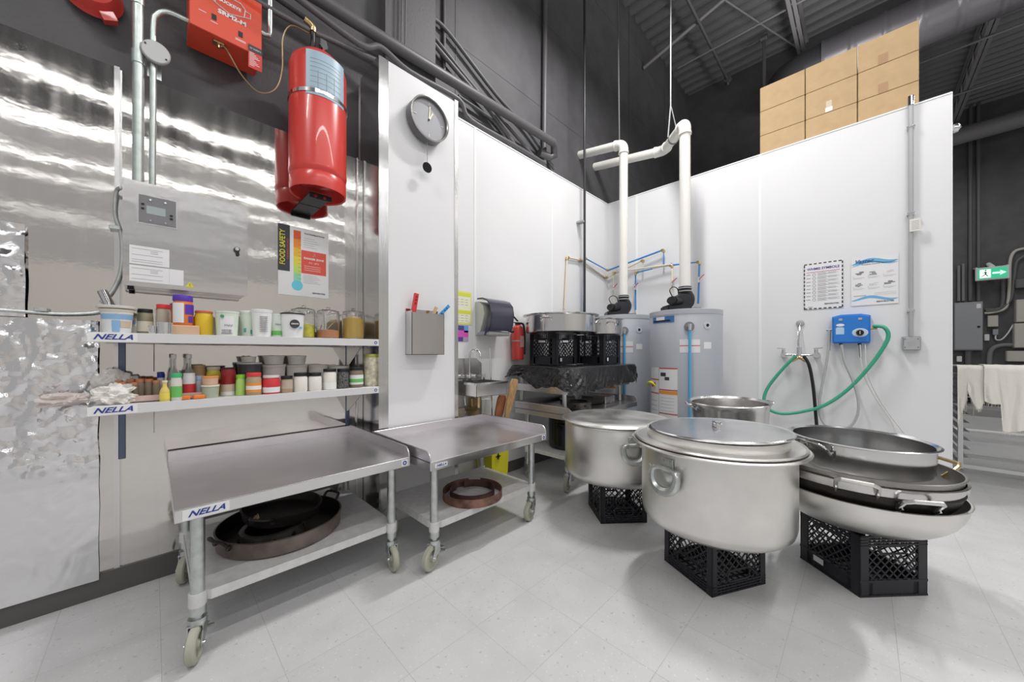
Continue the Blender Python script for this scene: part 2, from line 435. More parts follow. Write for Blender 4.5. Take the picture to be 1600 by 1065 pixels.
def ring_handle(g, M, s=1.0):
    """riveted plate with a heavy U-shaped drop handle; local x = along the wall, y = outward, z = up"""
    def T(p): return M @ Vector((p[0]*s, p[1]*s, p[2]*s))
    g.bar(T((0,.006,.005)), T((0,.006,.075)), .058*s, .008*s, up=M.to_3x3() @ Vector((0,1,0)))
    for x in (-.017, .017):
        g.tube([T((x,.008,.062)), T((x,.016,.062))], .006*s, 8)
    g.tube([T((-.036,.018,.03)), T((.036,.018,.03))], .010*s, 10)
    pts = [(-.034,.02,.03), (-.058,.026,.022), (-.064,.03,-.01), (-.052,.033,-.045), (-.026,.035,-.064), (0,.036,-.069), (.026,.035,-.064), (.052,.033,-.045), (.064,.03,-.01), (.058,.026,.022), (.034,.02,.03)]
    P = curve(pts, 4); n = len(P)
    g.tube([T(p) for p in P], .012*s, 8, rads=[(.010+.011*math.sin(PI*i/(n-1)))*s for i in range(n)])
    for x in (-.062, .062): g.tube([T((x, .026, .018)), T((x*1.28, .03, .036))], .007*s, 8, rads=[.009*s, .004*s])
def stockpot(label, c, r, z0, z1, rim, hdirs, ms=ALU):
    t = thing('stockpot', label, 'pot', (c[0], c[1], z0))
    h = z1-z0
    g = G(); g.lathe([(0,0), (r-.06,0), (r-.03,.006), (r-.008,.028), (r,.06), (r,h-.012), (rim-.012,h-.006), (rim-.002,h-.008), (rim,h-.002), (rim-.006,h+.004), (rim-.02,h+.001), (r-.004,h-.006), (r-.006,.07), (r-.03,.02), (0,.012)], 72)
    g.obj('pot_body', ms, t)
    for a in hdirs:
        g = G(); M = Matrix.Rotation(a-PI/2, 4, 'Z') @ Matrix.Translation((0, r, h-.115))
        ring_handle(g, M, 1.0); lab(g.obj('handle', GALV, t), 'cast grey drop handle')
    return t
potB = stockpot('huge aluminium stockpot on a black crate with two lids stacked on it', (1.977, .5375), .336, .283, .68, .386, (R(163), R(163+180)))
potA = stockpot('big aluminium stockpot with one plain domed cover, between the wheeled tables and the front stockpot', (2.262, 1.232), .342, .283, .655, .350, (R(226), R(46)))
def lid(label, c, r, z, dome=.02, m=ALU, knob=False, rimw=.03, tilt=None, inner=False):
    t = thing('pot_lid', label, 'lid', (c[0], c[1], z))
    if tilt: t.rotation_euler = tilt
    g = G()
    if inner:   # a tray shaped cover: wide flat brim, sunken pan inside
        g.lathe([(0,.004), (r-.10,.004), (r-.075,.012), (r-.07,.045), (r-.062,.048), (r-.062,.010), (r-.012,.006), (r-.004,.012), (r,.006), (r-.004,0), (0,0)], 72)
    else:
        g.lathe([(0,dome), (r*.5,dome*.93), (r*.8,dome*.75), (r-rimw,dome*.55), (r-rimw*.6,.006), (r-.006,.008), (r-.001,.004), (r-.004,-.002), (r-rimw*.6,0), (r-rimw,dome*.35), (0,dome-.006)], 72)
    g.obj('cover_plate', m, t)
    if knob:
        g = G(); g.bar((-.028,0,dome+.001), (.028,0,dome+.001), .026, .003); 
        P = curve([(-.026,0,dome), (-.022,0,dome+.022), (0,0,dome+.027), (.022,0,dome+.022), (.026,0,dome)], 4)
        for a, b in zip(P, P[1:]): g.bar(a, b, .004, .024, up=(0,1,0))
        lab(g.obj('handle', CHROME, t), 'small bright strap handle')
    return t
lid('round domed aluminium lid covering the stockpot beside the steel tables', (2.262, 1.232), .366, .662, .028, ALU)
lid('wide flat aluminium cover with a raised inner ring, lying directly on the front stockpot', (1.977, .5375), .372, .686, inner=True)
lid('shiny flat round lid with small strap handle, uppermost on the front stockpot', (1.975, .520), .313, .741, .012, ALUP, True, .02, (R(-1.2), R(.8), R(35)))

# open tilted cooking pot behind the front stockpot, standing on a crate
crate('black milk crate standing behind the front stockpot under the open steel pot', (2.82, .55), 0, .31, .31, 1)
t = thing('open_cooking_pot', 'open steel cooking pot leaning slightly, in front of the grey water heater', 'pot', (2.97, .70, .285)); t.rotation_euler = (R(-1), R(-2), R(20))
g = G(); g.lathe([(0,0), (.18,0), (.20,.02), (.222,.10), (.245,.44), (.256,.475), (.260,.48), (.255,.485), (.242,.47), (.218,.12), (.19,.02), (0,.012)], 64)
g.obj('pot_body', STEEL, t)
def loop_handle(g, a, r, z, w=.06, out=.045, dz=.02, rad=.006):
    M = Matrix.Rotation(a, 4, 'Z')
    P = curve([(r-.004,-w,z), (r+out*.6,-w*.95,z+dz), (r+out,-w*.5,z+dz*1.2), (r+out,w*.5,z+dz*1.2), (r+out*.6,w*.95,z+dz), (r-.004,w,z)], 4)
    g.tube([M @ p for p in P], rad, 8)
    for s in (-1, 1):
        g.tube([M @ Vector((r-.006, s*w, z)), M @ Vector((r+.004, s*w, z))], rad*1.8, 8)
for a in (R(-70), R(110)):
    g = G(); loop_handle(g, a, .25, .44, .045, .05, .03); g.obj('handle', CHROME, t)

# stack of woks and a pan on the crate at the cross wall
def wok(label, c, r, z, depth, m, mi, tilt=(0,0,0), hs=(), hm=CHROME, flat=.55):
    t = thing('wok', label, 'wok', (c[0], c[1], z)); t.rotation_euler = tilt
    prof = []
    for k in range(11):
        f = k/10; prof.append((r*(flat*.5+(1-flat*.5)*math.sin(f*PI/2)**1.0) if k else 0, depth*(1-math.cos(f*PI/2))))
    prof = [(0,0), (r*flat*.75,.004)] + [(r*(flat*.75+(1-flat*.75)*math.sin(f*PI/2)), depth*(.03+.97*(1-math.cos(f*PI/2)))) for f in [k/9 for k in range(1, 10)]]
    out = prof+[(r+.006, depth+.002), (r+.007, depth+.005), (r+.001, depth+.007)]
    inn = [(max(0, p[0]-.004), p[1]+.006) for p in reversed(prof)]
    G().lathe(out+inn, 72).obj('wok_bowl', m, t)
    for a in hs:
        g = G(); M = Matrix.Rotation(a, 4, 'Z'); w_ = .065
        P = [(r-.006,-w_,depth-.028), (r+.03,-w_,depth+.012), (r+.045,-w_*.75,depth+.022), (r+.045,w_*.75,depth+.022), (r+.03,w_,depth+.012), (r-.006,w_,depth-.028)]
        g.tube([M @ Vector(p) for p in P], .009, 8)
        for s in (-1, 1): g.bar(M @ Vector((r-.03, s*w_, depth-.045)), M @ Vector((r+.012, s*w_, depth-.012)), .028, .006, up=M.to_3x3() @ Vector((0,1,0)))
        g.obj('handle', hm, t)
    return t
CW = (2.505, .045)
wok('widest pale steel wok, bottom of the stack, resting on the black crate', CW, .372, .283, .185, ALU, ALU, (R(1.5), R(-.5), 0), (R(-60), R(106)), GALV)
wok('dark steel wok with a bent white-metal handle, nested second from the bottom of the stack', CW, .355, .372, .135, IRON, IRON, (R(1.2), 0, 0), (R(214), R(34)), ALUP)
wok('polished steel wok, third from the bottom of the stack by the cross wall', CW, .366, .415, .138, STEEL, STEEL, (R(1), 0, 0), (R(183), R(3)), ALU)
wok('grey-lined dark wok directly under the deep straight-sided pan', CW, .360, .452, .128, mat('dull_steel', (.33,.32,.31), .33, .9, var=.15, vscale=6), IRON, (R(1), 0, 0), (R(-56), R(110)), BRASS, .7)
t = thing('saute_pan', 'deep straight-sided steel pan on top of the wok stack', 'pan', (2.53, .025, .553)); t.rotation_euler = (R(1), R(-.5), 0)
g = G(); r = .262; h = .135
g.lathe([(0,0), (r-.02,0), (r-.006,.006), (r,.022), (r+.002,h-.006), (r+.018,h), (r+.019,h+.004), (r+.010,h+.006), (r-.003,h-.002), (r-.005,.02), (0,.006)], 72); g.obj('pan_body', STEELB, t)
for a in (R(146), R(-34)):
    g = G(); M = Matrix.Rotation(a, 4, 'Z')
    P = curve([(r+.002,-.07,h-.055), (r+.03,-.065,h-.02), (r+.05,-.04,h-.004), (r+.05,.04,h-.004), (r+.03,.065,h-.02), (r+.002,.07,h-.055)], 4)
    g.tube([M @ p for p in P], .007, 8)
    for s in (-1, 1): g.bar(M @ Vector((r+.004, s*.07, h-.075)), M @ Vector((r+.004, s*.07, h-.035)), .026, .004, up=M.to_3x3() @ Vector((1,0,0)))
    g.obj('handle', CHROME, t)

# ------------------------------------------------------------------ low wheeled steel tables
NELLA_N = [0]
def nella(parent, loc, sz=.03):
    p = G().box(loc[0]-sz*2.3, loc[0]+sz*2.3, loc[1]-.0015, loc[1], loc[2]-sz*.62, loc[2]+sz*.62).obj('name_plate', WHITE, parent)
    text('NELLA', (loc[0], loc[1]-.002, loc[2]), sz, NAVY, p, 'y', shear=.4, bold=.0008*sz/.03, wide=1.25)
def caster(t, x, y, ang, zt=.16, m=CASTER, brake=False):
    M = Matrix.Translation((x, y, 0)) @ Matrix.Rotation(ang, 4, 'Z')
    r = .062; off = .028
    g = G()
    g.lathe([(r,.0), (r,.010), (r-.006,.015), (r-.018,.016), (r-.020,.008), (.018,.007), (.016,.019), (.004,.019), (0,.019)], 32, c=(0,0,0), M=Matrix.Rotation(PI/2, 4, 'X'))
    g.lathe([(r,.0), (r,-.010), (r-.006,-.015), (r-.018,-.016), (r-.020,-.008), (.018,-.007), (.016,-.019), (.004,-.019), (0,-.019)], 32, M=Matrix.Rotation(PI/2, 4, 'X'))
    wheel = g; g = G()
    for s in (-1, 1):
        g.prism([(-.018, .105), (.024, .105), (off+.016, .065), (off+.010, .052), (off-.010, .052), (off-.016, .066), (-.022,.085)], (0, s*.022-.0015, 0), (1,0,0), (0,0,1), (0,1,0), .003)
    g.box(-.022, .026, -.025, .025, .124, .129)
    for s in (-1, 1): g.box(-.020, .024, s*.022-.0015, s*.022+.0015, .10, .127)
    g.tube([(0,0,.128), (0,0,.146)], .028, 20); g.tube([(0,0,.146), (0,0,zt)], .016, 14)
    g.tube([(off,-.031,r), (off,.031,r)], .007, 10)
    if brake: g.bar((-.035, 0, .085), (-.075, 0, .075), .03, .004); g.bar((-.02, 0, .11), (-.04, 0, .083), .03, .004); g.bar((-.055,-.035,.07), (-.055,.035,.07), .008, .008)
    fk = g.obj('caster', GALV, t, xf=M)
    wheel.obj('caster_wheel', m, fk, xf=M @ Matrix.Translation((off, 0, r)))
def stand(name, label, x0, x1, y0, y1, zt, sides, zs, angs, plate, rr=.045, sp=.05, legs=None, mtop=TOPS, mshelf=None, zl=.16):
    t = thing(name, label, 'table', (0,0,0))
    cx, cy = (x0+x1)/2, (y0+y1)/2; t.location = (cx, cy, 0)
    T = Matrix.Translation((-cx, -cy, 0))
    G().box(x0, x1, y0, y1-.012, zt-.006, zt, .001).obj('table_top', mtop, t, xf=T)
    G().box(x0, x1, y0-.002, y0+.002, zt-.045, zt-.0005, .0015).obj('front_edge', STEELB, t, xf=T)
    g = G(); g.box(x0, x1, y1-.014, y1-.010, zt-.04, zt+sp, .001); g.box(x0, x1, y1-.010, y1, zt+sp-.003, zt+sp); g.obj('backsplash', mtop, t, xf=T)
    for s in sides:
        xs = x0 if s < 0 else x1-.004; g = G()
        poly = [(y0, zt-.045), (y1-.012, zt-.045), (y1-.012, zt+sp), (y0+rr, zt+sp)]+[(y0+rr-rr*math.sin(k*PI/12), zt+sp-rr+rr*math.cos(k*PI/12)) for k in range(1, 7)]
        g.prism(poly, (xs, 0, 0), (0,1,0), (0,0,1), (1,0,0), .004)
        g.tube([(xs+.002, y1-.012, zt+sp)]+[(xs+.002, a, b) for a, b in poly[3:]]+[(xs+.002, y0, zt-.04)], .004, 8)
        g.obj('side_splash', mtop, t, xf=T)
    if -1 not in sides: G().box(x0, x0+.003, y0, y1-.012, zt-.045, zt-.001).obj('side_edge', STEELB, t, xf=T)
    if 1 not in sides: G().box(x1-.003, x1, y0, y1-.012, zt-.045, zt-.001).obj('side_edge', STEELB, t, xf=T)
    inx, iny = .065, .07
    L = legs or [(x0+inx, y0+iny), (x1-inx, y0+iny), (x0+inx, y1-.09), (x1-inx, y1-.09)]
    for k, (lx, ly) in enumerate(L):
        g = G(); g.tube([(lx, ly, zl), (lx, ly, zt-.006)], .0215, 20); g.tube([(lx, ly, zl), (lx, ly, zl+.035)], .026, 20); g.tube([(lx, ly, zt-.04), (lx, ly, zt-.006)], .027, 20)
        g.obj('leg', GALV, t, xf=T)
        caster(t, lx-cx, ly-cy, R(angs[k]), brake=k != 1)
    if zs:
        g = G(); a0, a1, b0, b1 = L[0][0]-.012, L[1][0]+.012, L[0][1]-.012, L[2][1]+.012; ch = .05
        poly = [(a0+ch,b0), (a1-ch,b0), (a1,b0+ch), (a1,b1-ch), (a1-ch,b1), (a0+ch,b1), (a0,b1-ch), (a0,b0+ch)]
        g.prism(poly, (0,0,zs-.004), (1,0,0), (0,1,0), (0,0,1), .004)
        for (p, q) in ((poly[0], poly[1]), (poly[2], poly[3]), (poly[4], poly[5]), (poly[6], poly[7])):
            g.bar((p[0], p[1], zs-.018), (q[0], q[1], zs-.018), .003, .036)
        for k in range(0, 8, 2):
            lx, ly = L[{0:0, 2:1, 4:3, 6:2}[k]]
        for lx, ly in L: g.tube([(lx, ly, zs-.045), (lx, ly, zs+.004)], .027, 16)
        for p, q in ((poly[1], poly[2]), (poly[3], poly[4]), (poly[5], poly[6]), (poly[7], poly[0])): g.bar((p[0], p[1], zs-.018), (q[0], q[1], zs-.018), .003, .036)
        lab(g.obj('lower_shelf', mshelf or GSHELF, t, xf=T), 'pale galvanised undershelf')
    if plate:
        px = x0+plate[0]-cx; nella(t, (px, y0-.002-cy, zt-.023), plate[1])
        g = G(); g.box(x1-.045-cx, x1-.012-cx, y0-.0035-cy, y0-.002-cy, zt-.038, zt-.008); bd = g.obj('round_badge', WHITE, t)
        g = G(); g.lathe([(.011,0), (.011,.001), (.0055,.001), (.0055,0)], 16, c=(x1-.0285-cx, y0-.0036-cy, zt-.023), M=Matrix.Rotation(PI/2, 4, 'X')); g.obj('badge_ring', NAVY, bd)
    return t
S1 = stand('equipment_stand', 'low wheeled steel table standing before the spice shelves, big black burnt pan on its undershelf', .05, .94, 1.685, 2.482, .578, (1,), .235, (250, 262, 250, 250), (.085, .028))
S2 = stand('equipment_stand', 'low wheeled steel table standing in front of the clock pillar, rusty rings on its undershelf', .965, 1.865, 1.525, 2.195, .578, (-1, 1), .235, (200, 195, 260, 250), (.062, .016), legs=[(1.035, 1.60), (1.80, 1.60), (1.05, 2.10), (1.80, 2.12)])
S3 = stand('equipment_stand', 'low wheeled steel table by the corner, beneath the table draped in black plastic', 2.29, 3.42, 1.62, 2.24, .63, (-1, 1), .28, (200, 200, 250, 250), None, legs=[(2.37, 1.71), (3.33, 1.71), (2.37, 2.15), (3.33, 2.15)], sp=.055)

# burnt pans under the first table
def pan_ring(prof, seg=64): return G().lathe(prof, seg)
t = thing('burnt_pan', 'very wide round burnt steel pan with two lug handles on the undershelf', 'pan', (.452, 2.055, .237)); r = .262
pan_ring([(0,0), (r-.02,0), (r-.004,.006), (r,.07), (r+.003,.072), (r-.004,.074), (r-.010,.010), (0,.006)]).obj('pan_body', IRONB, t)
pan_ring([(0,.0066), (r-.012,.0105), (r-.0052,.071)]).obj('pan_lining', IRON, t)
for a in (R(20), R(200)):
    g = G(); loop_handle(g, a, r+.002, .055, .05, .03, .03, .007); g.obj('handle', IRON, t)
t = thing('burner_ring', 'blackened burner ring pierced with round holes, sitting inside the wide pan', 'burner', (.40, 2.02, .247)); r = .125
g = pan_ring([(r-.02,.045), (r-.004,.045), (r+.004,.0), (r+.010,.0), (r+.002,.049), (r-.02,.049), (r-.02,.045)], 48); g.obj('ring_wall', mat('sooty_steel', (.12,.11,.105), .4, .7, var=.3, vscale=15), t)
for k in range(10):
    a = 2*PI*k/10+.2; G().tube([((r-.002)*math.cos(a), (r-.002)*math.sin(a), .025), ((r+.0085)*math.cos(a), (r+.0085)*math.sin(a), .025)], .010, 12).obj('air_hole', BLACK, t)
t = thing('burnt_skillet', 'smaller burnt black pan with wire-tied handle stacked tilted on the burner ring', 'pan', (.455, 2.075, .314)); t.rotation_euler = (R(4), R(3), R(15)); r = .165
pan_ring([(0,0), (r-.02,0), (r-.004,.006), (r+.006,.05), (r+.010,.052), (r+.002,.054), (r-.010,.010), (0,.006)], 56).obj('pan_body', IRON, t)
for a in (R(60), R(215)):
    g = G(); loop_handle(g, a, r+.004, .038, .045, .035, .02, .006); g.obj('handle', IRON, t)
g = G(); rr = random.Random(3)
for k in range(5): g.tube(curve([(-.155+rr.uniform(-.01,.01), -.075+rr.uniform(-.01,.01), .05+rr.uniform(-.01,.02)) for _ in range(5)], 4), .0013, 5)
g.obj('tie_wire', BRASS, t)
# rusty rings under the second
def open_ring(name, label, c, r, h, m, rz, frac=.93, th=.004, tilt=(0,0)):
    t = None; g = G(); n = 60
    A = [s for s in [2*PI*frac*k/n for k in range(n+1)]]
    g.grid(n, 1, lambda u, v: Vector(((r)*math.cos(2*PI*frac*u), r*math.sin(2*PI*frac*u), h*v)))
    g.grid(n, 1, lambda u, v: Vector(((r-th)*math.cos(2*PI*frac*u), (r-th)*math.sin(2*PI*frac*u), h*v)))
    for z in (0, h):
        g.grid(n, 1, lambda u, v: Vector(((r-th*v)*math.cos(2*PI*frac*u), (r-th*v)*math.sin(2*PI*frac*u), z)))
    o = g.obj(name, m); o.location = c; o.rotation_euler = (tilt[0], tilt[1], rz); return tag(o, label, 'ring')
open_ring('metal_ring', 'large rusty open steel hoop lying on the undershelf', (1.39, 1.72, .237), .182, .048, RUST, R(60))
open_ring('metal_ring', 'smaller scorched steel hoop lying inside the large rusty one', (1.40, 1.735, .238), .138, .046, mat('scorched_steel', (.10,.055,.05), .55, .4, var=.5, vscale=9), R(100))
o = G().box(-.05, .05, -.02, .02, 0, .014, .003).obj('burnt_block', IRON); o.location = (1.43, 1.93, .237); o.rotation_euler[2] = R(-20); tag(o, 'small black scrap of metal behind the rusty hoops', 'scrap')

# ------------------------------------------------------------------ steel wall: shelves
def wall_shelf(label, z, x0, x1, badge_x):
    t = thing('wall_shelf', label, 'shelf', ((x0+x1)/2, YS, z)); cx = (x0+x1)/2
    W = (x1-x0)/2
    G().box(-W, W, -.298, -.006, -.004, 0, .001).obj('shelf_board', GSHELF, t)
    G().box(-W, W, -.302, -.298, -.040, .0015, .001).obj('front_lip', mat('shelf_lip', (.72,.72,.73), .4, .35), t)
    G().box(-W, W, -.008, -.004, -.0, .045).obj('rear_upstand', STEEL, t)
    for xx in (.00, .92):
        a = xx-cx
        g = G(); g.prism([(0,0), (.0,-.17), (-.03,-.17), (-.26,-.035), (-.27,0)], (a, -.006, -.004), (0,1,0), (0,0,1), (1,0,0), .003)
        g.obj('bracket', STEEL, t)
    nella(t, (-W+.058, -.302, -.018), .030)
    g = G(); g.box(W-.035, W-.008, -.3035, -.302, -.033, -.006); g.obj('round_badge', WHITE, t)
    g = G(); g.lathe([(.010,0), (.010,.001), (.005,.001), (.005,0)], 16, c=(W-.0215, -.3036, -.0195), M=Matrix.Rotation(PI/2, 4, 'X')); g.obj('badge_ring', NAVY, t)
    return t
ZU, ZL = 1.205, .905
wall_shelf('upper steel wall shelf carrying white tubs and three glass jars', ZU, -.175, 1.012, 0)
wall_shelf('lower steel wall shelf crowded with small spice jars', ZL, -.175, 1.012, 0)
for x, l in ((-.105, 'narrow upright rail holding the shelf brackets beside the foil covered wall'), (.93, 'narrow upright rail holding the shelf brackets beside the pillar')):
    o = G().box(x-.012, x+.012, YS-.008, YS-.0005, .62, 1.2, .002).obj('shelf_rail', mat('rail_dark', (.12,.15,.22), .3, .8)); tag(o, l, 'rail')

# ------------------------------------------------------------------ goods on the shelves
def px_item(pl, pr, y):
    """centre, radius of an upright round thing seen between two sight lines, standing at depth y"""
    a = math.atan((pl-800)/F); b = math.atan((pr-800)/F); c = (a+b)/2; h = (b-a)/2
    ux = fx*math.cos(c)+rx*math.sin(c); uy = fy*math.cos(c)+ry*math.sin(c)
    d = y/uy; D = d*math.cos(c); return ux*d, d*math.sin(h), D
def ztop(py, D): return HGT+(HZ-py)/F*D
def goods(name, label, cat, pl, pr, pt, y, zb, kind, body, top=None, band=None, group=None, h=None, taper=.85, bandz=(.2,.75), lidh=.016, square=False, contents=None, band2=None, patches=()):
    x, r, D = px_item(pl, pr, y); zt = ztop(pt, D) if pt else zb+h
    H = max(.015, zt-zb); zb += .0006
    t = thing(name, label, cat, (x, y, zb), 0, group)
    S = 4 if square else 28
    rz = PI/4 if square else 0; k = 1.3 if square else 1
    M = Matrix.Rotation(rz, 4, 'Z')
    def L(pr_, nm, m, sharp=35): 
        g = G(); g.lathe([(a*k, b) for a, b in pr_], S, M=M); return g.obj(nm, m, t, sharp)
    if kind == 'jar':
        hb = H-lidh
        L([(0,0), (r*.92,0), (r*.97,.004), (r*.97,hb*.86), (r*.86,hb*.96), (r*.84,hb), (0,hb)], 'jar_body', body)
        if top: L([(0,hb-.001), (r*.92,hb-.001), (r*.93,hb+.001), (r*.93,H-.002), (r*.90,H), (0,H)], 'lid', top)
        if band: L([(r*.975,hb*bandz[0]), (r*.985,hb*bandz[0]), (r*.985,hb*bandz[1]), (r*.975,hb*bandz[1])], 'label', band)
        if band2: L([(r*.975,hb*band2[1]), (r*.99,hb*band2[1]), (r*.99,hb*band2[2]), (r*.975,hb*band2[2])], 'label_stripe', band2[0])
    elif kind == 'tub':
        L([(0,0), (r*taper,0), (r*.96,H*.93), (r,H*.935), (r,H), (r*.94,H), (r*.92,H*.93), (r*(taper-.05),.005), (0,.005)], 'tub_body', body)
        if top: L([(0,H-.001), (r*1.02,H-.001), (r*1.02,H+.004), (r*.95,H+.006), (0,H+.004)], 'lid', top)
        if band:
            a = taper+(.96-taper)*bandz[0]; b = taper+(.96-taper)*bandz[1]
            L([(r*a+.0005,H*bandz[0]), (r*a+.0015,H*bandz[0]), (r*b+.0015,H*bandz[1]), (r*b+.0005,H*bandz[1])], 'label', band)
        if contents: L([(0,H*.8), (r*.9,H*.8), (0,H*.8+.012)], 'contents', contents)
    elif kind == 'bottle':
        L([(0,0), (r*.95,0), (r,.006), (r,H*.45), (r*.85,H*.56), (r*.45,H*.70), (r*.42,H*.9), (0,H*.9)], 'bottle_body', body)
        if top: L([(0,H*.895), (r*.52,H*.895), (r*.52,H*.99), (0,H)], 'cap', top)
        if band: L([(r*1.01,H*.12), (r*1.02,H*.12), (r*1.02,H*.40), (r*1.01,H*.40)], 'label', band)
    elif kind == 'glassjar':
        L([(0,0), (r*.97,0), (r,.006), (r,H*.76), (r*.92,H*.83), (r*.96,H*.85), (r*.92,H*.86), (r*.88,H*.83), (r*.95,H*.75), (r*.95,.008), (0,.006)], 'jar_body', GLASS)
        if contents: 
            cm, ch = contents; L([(0,.009), (r*.94,.009), (r*.94,H*ch*.9), (r*.5,H*ch), (0,H*ch*.95)], 'contents', cm)
        L([(0,H*.90), (r*.6,H*.895), (r*.95,H*.865), (r*.96,H*.875), (r*.6,H*.92), (r*.2,H*.93), (r*.14,H*.95), (r*.2,H*.985), (r*.12,H), (0,H)], 'lid', GLASS)
    elif kind == 'bowl':
        L([(0,0), (r*.7,0), (r*.85,H*.4), (r*.97,H*.9), (r,H*.92), (r,H), (r*.94,H), (r*.8,H*.42), (r*.66,.004), (0,.004)], 'bowl_body', body)
        if contents: L([(0,H*.75), (r*.86,H*.7), (0,H*1.05)], 'contents', contents)
        if top: L([(0,H), (r*1.03,H), (r*1.03,H+.005), (r*.9,H+.007), (0,H+.005)], 'lid', top)
    hb = H-(lidh if kind == 'jar' else 0); az = math.atan2(-y, -x)
    for (pm, a0, a1, z0_, z1_, nm) in patches:
        def rad(z): return (r*.975 if kind == 'jar' else r*(taper+(.96-taper)*z/.93))+.0018
        G().grid(10, 1, lambda u, v: Vector((rad(z0_+(z1_-z0_)*v)*math.cos(az+R(a0+(a1-a0)*u)), rad(z0_+(z1_-z0_)*v)*math.sin(az+R(a0+(a1-a0)*u)), hb*(z0_+(z1_-z0_)*v)))).obj(nm, pm, t)
    return t, x, r, H
COLS = {}
def cm(name, c, rough=.45, **k):
    return mat(name, c, rough, **k)
AMBER = cm('amber_jar', (.70,.20,.05)); MUST = cm('mustard_powder', (.70,.46,.08)); ORP = cm('orange_powder', (.72,.30,.12))
TAN = cm('tan_plastic', (.58,.38,.20)); CLR = mat('clear_jar', (.80,.78,.72), .22); PINK = cm('pink_tray', (.62,.46,.42))
DGRN = cm('dark_spice', (.13,.12,.07)); SPICE = cm('tan_spice', (.42,.32,.20)); LENT = cm('black_lentils', (.05,.045,.045), .7); PALEB = cm('pale_blue', (.35,.52,.75))
RLAB = cm('red_label', (.62,.04,.05)); GLAB = cm('green_label', (.15,.50,.12)); OLAB = cm('orange_label', (.78,.30,.05)); YLAB = cm('yellow_label', (.80,.66,.10)); SKYL = cm('sky_label', (.25,.45,.70))
MINT = cm('mint_tub', (.68,.76,.66)); GRN2 = cm('grey_green_tub', (.40,.44,.34)); PEPPER = mat('pepper_mix', (.10,.10,.10), .6, var=.9, vscale=150)
GINK = cm('green_ink', (.05,.30,.12))
yb, yf = 2.38, 2.27
# upper shelf
t, x, r, H = goods('plastic_tub', 'wide white and pale blue food tub stacked with bowls', 'tub', 156, 209, 489, 2.33, ZU, 'tub', mat('white_tub', (.74,.75,.76), .4), None, SKYL, bandz=(.68,.90), taper=.84, patches=[(SKYL,-20,10,.08,.62,'label_stripe'),(mat('tan_pic', (.62,.50,.38), .5),12,60,.3,.6,'picture')])
z0 = ZU+H
o = thing('serving_bowl', 'cream bowl with a flaring rim nested in the wide blue and white tub', 'bowl', (x, 2.33, z0-.012)); g = G(); g.lathe([(0,0), (r*.8,0), (r*1.1,.022), (r*1.12,.026), (r*1.0,.028), (r*.7,.008), (0,.006)], 36); g.obj('bowl_body', CREAM, o)
o = thing('plastic_lid', 'broad flat off-white lid on top of the stacked tub and bowl', 'lid', (x, 2.33, z0+.018)); g = G(); g.lathe([(0,0), (r*1.2,0), (r*1.25,.004), (r*1.25,.010), (r*1.15,.012), (0,.008)], 36); g.obj('cover_plate', mat('lid_offwhite', (.70,.68,.62), .4), o)  # a broad plastic lid lying on the bowl, not a plate
o = G().tube([on_y(176, 487, 2.40), on_y(160, 455, 2.44)], .017, 20).obj('steel_tube', STEELB); tag(o, 'short bright steel tube leaning behind the blue and white tub', 'tube')
goods('spice_jar', 'dark-lidded jar of olive coloured spice beside the stacked tub on the upper shelf', 'jar', 213, 240, 483, yb, ZU, 'jar', mat('olive_spice', (.28,.26,.18), .3), BLACK, CREAM, bandz=(.15,.6))
goods('spice_jar', 'clear jar with red screw lid beside the purple-lidded jar on the upper shelf', 'jar', 243, 268, 476, yb, ZU, 'jar', mat('cloudy_jar', (.50,.46,.38), .25), REDP, None, lidh=.02, patches=[(PAPER,-30,50,.12,.40,'label')])
o = G().box(-.05, .055, -.045, .045, 0, .045, .004).obj('cardboard_box', mat('tan_box', (.62,.42,.28), .6)); xx, rr_, _ = px_item(270, 303, yf+.03); o.location = (xx, yf+.03, ZU+.001); tag(o, 'small tan box under the purple-lidded jar', 'box')
goods('spice_jar', 'tall orange jar with wide purple lid raised on a small tan box', 'jar', 268, 303, 462, yf+.03, ZU+.046, 'jar', AMBER, PURPLE, None, lidh=.026, patches=[(PAPER,-60,5,.1,.9,'label'),(PURPLE,12,75,.45,.85,'brand_patch'),(PURPLE,30,60,.12,.38,'round_patch')])
t, x, r, H = goods('steel_cup', 'shiny small steel cup at the front of the upper shelf, before the red-lidded jar', 'cup', 244, 272, 504, 2.235, ZU, 'tub', CHROME, None, taper=.9)
t, x, r, H = goods('steel_cup', 'crumpled foil cup lying next to the small steel cup on the upper shelf', 'cup', 231, 246, 509, 2.24, ZU, 'tub', FOILM, None, taper=.8)
goods('storage_jar', 'yellow canister with red rim beside the purple-lidded jar', 'jar', 303, 334, 486, yf+.03, ZU, 'jar', mat('yellow_can', (.74,.50,.03), .35), mat('red_rim', (.55,.12,.08), .4), None, lidh=.010)
t, x, r, H = goods('yoghurt_tub', 'pale green white tub with a small dark badge and grey mound picture', 'tub', 335, 374, 487, yf, ZU, 'tub', MINT, None, None, patches=[(WHITE,-35,35,.12,.8,'label'),(INK,-30,25,.08,.26,'picture')])
text('Halal', (0, -r*.97-.004, H*.42), .016, INKD, t)
g = G(); g.lathe([(0,0), (.008,0), (.008,.001), (0,.001)], 14, c=(-r*.5, -r*.86-.003, H*.78), M=Matrix.Rotation(PI/2, 4, 'X')); g.obj('round_badge', GINK, t)
goods('yoghurt_tub', 'pale mint tub with green dots, half hidden behind the plain white tub', 'tub', 374, 400, 488, yf+.05, ZU, 'tub', MINT, WHITE, None, patches=[(mat('teal_dot', (.12,.42,.38), .5),-30,-12,.18,.34,'label_dot'),(mat('teal_dot', (.12,.42,.38), .5),20,40,.12,.28,'label_dot')])
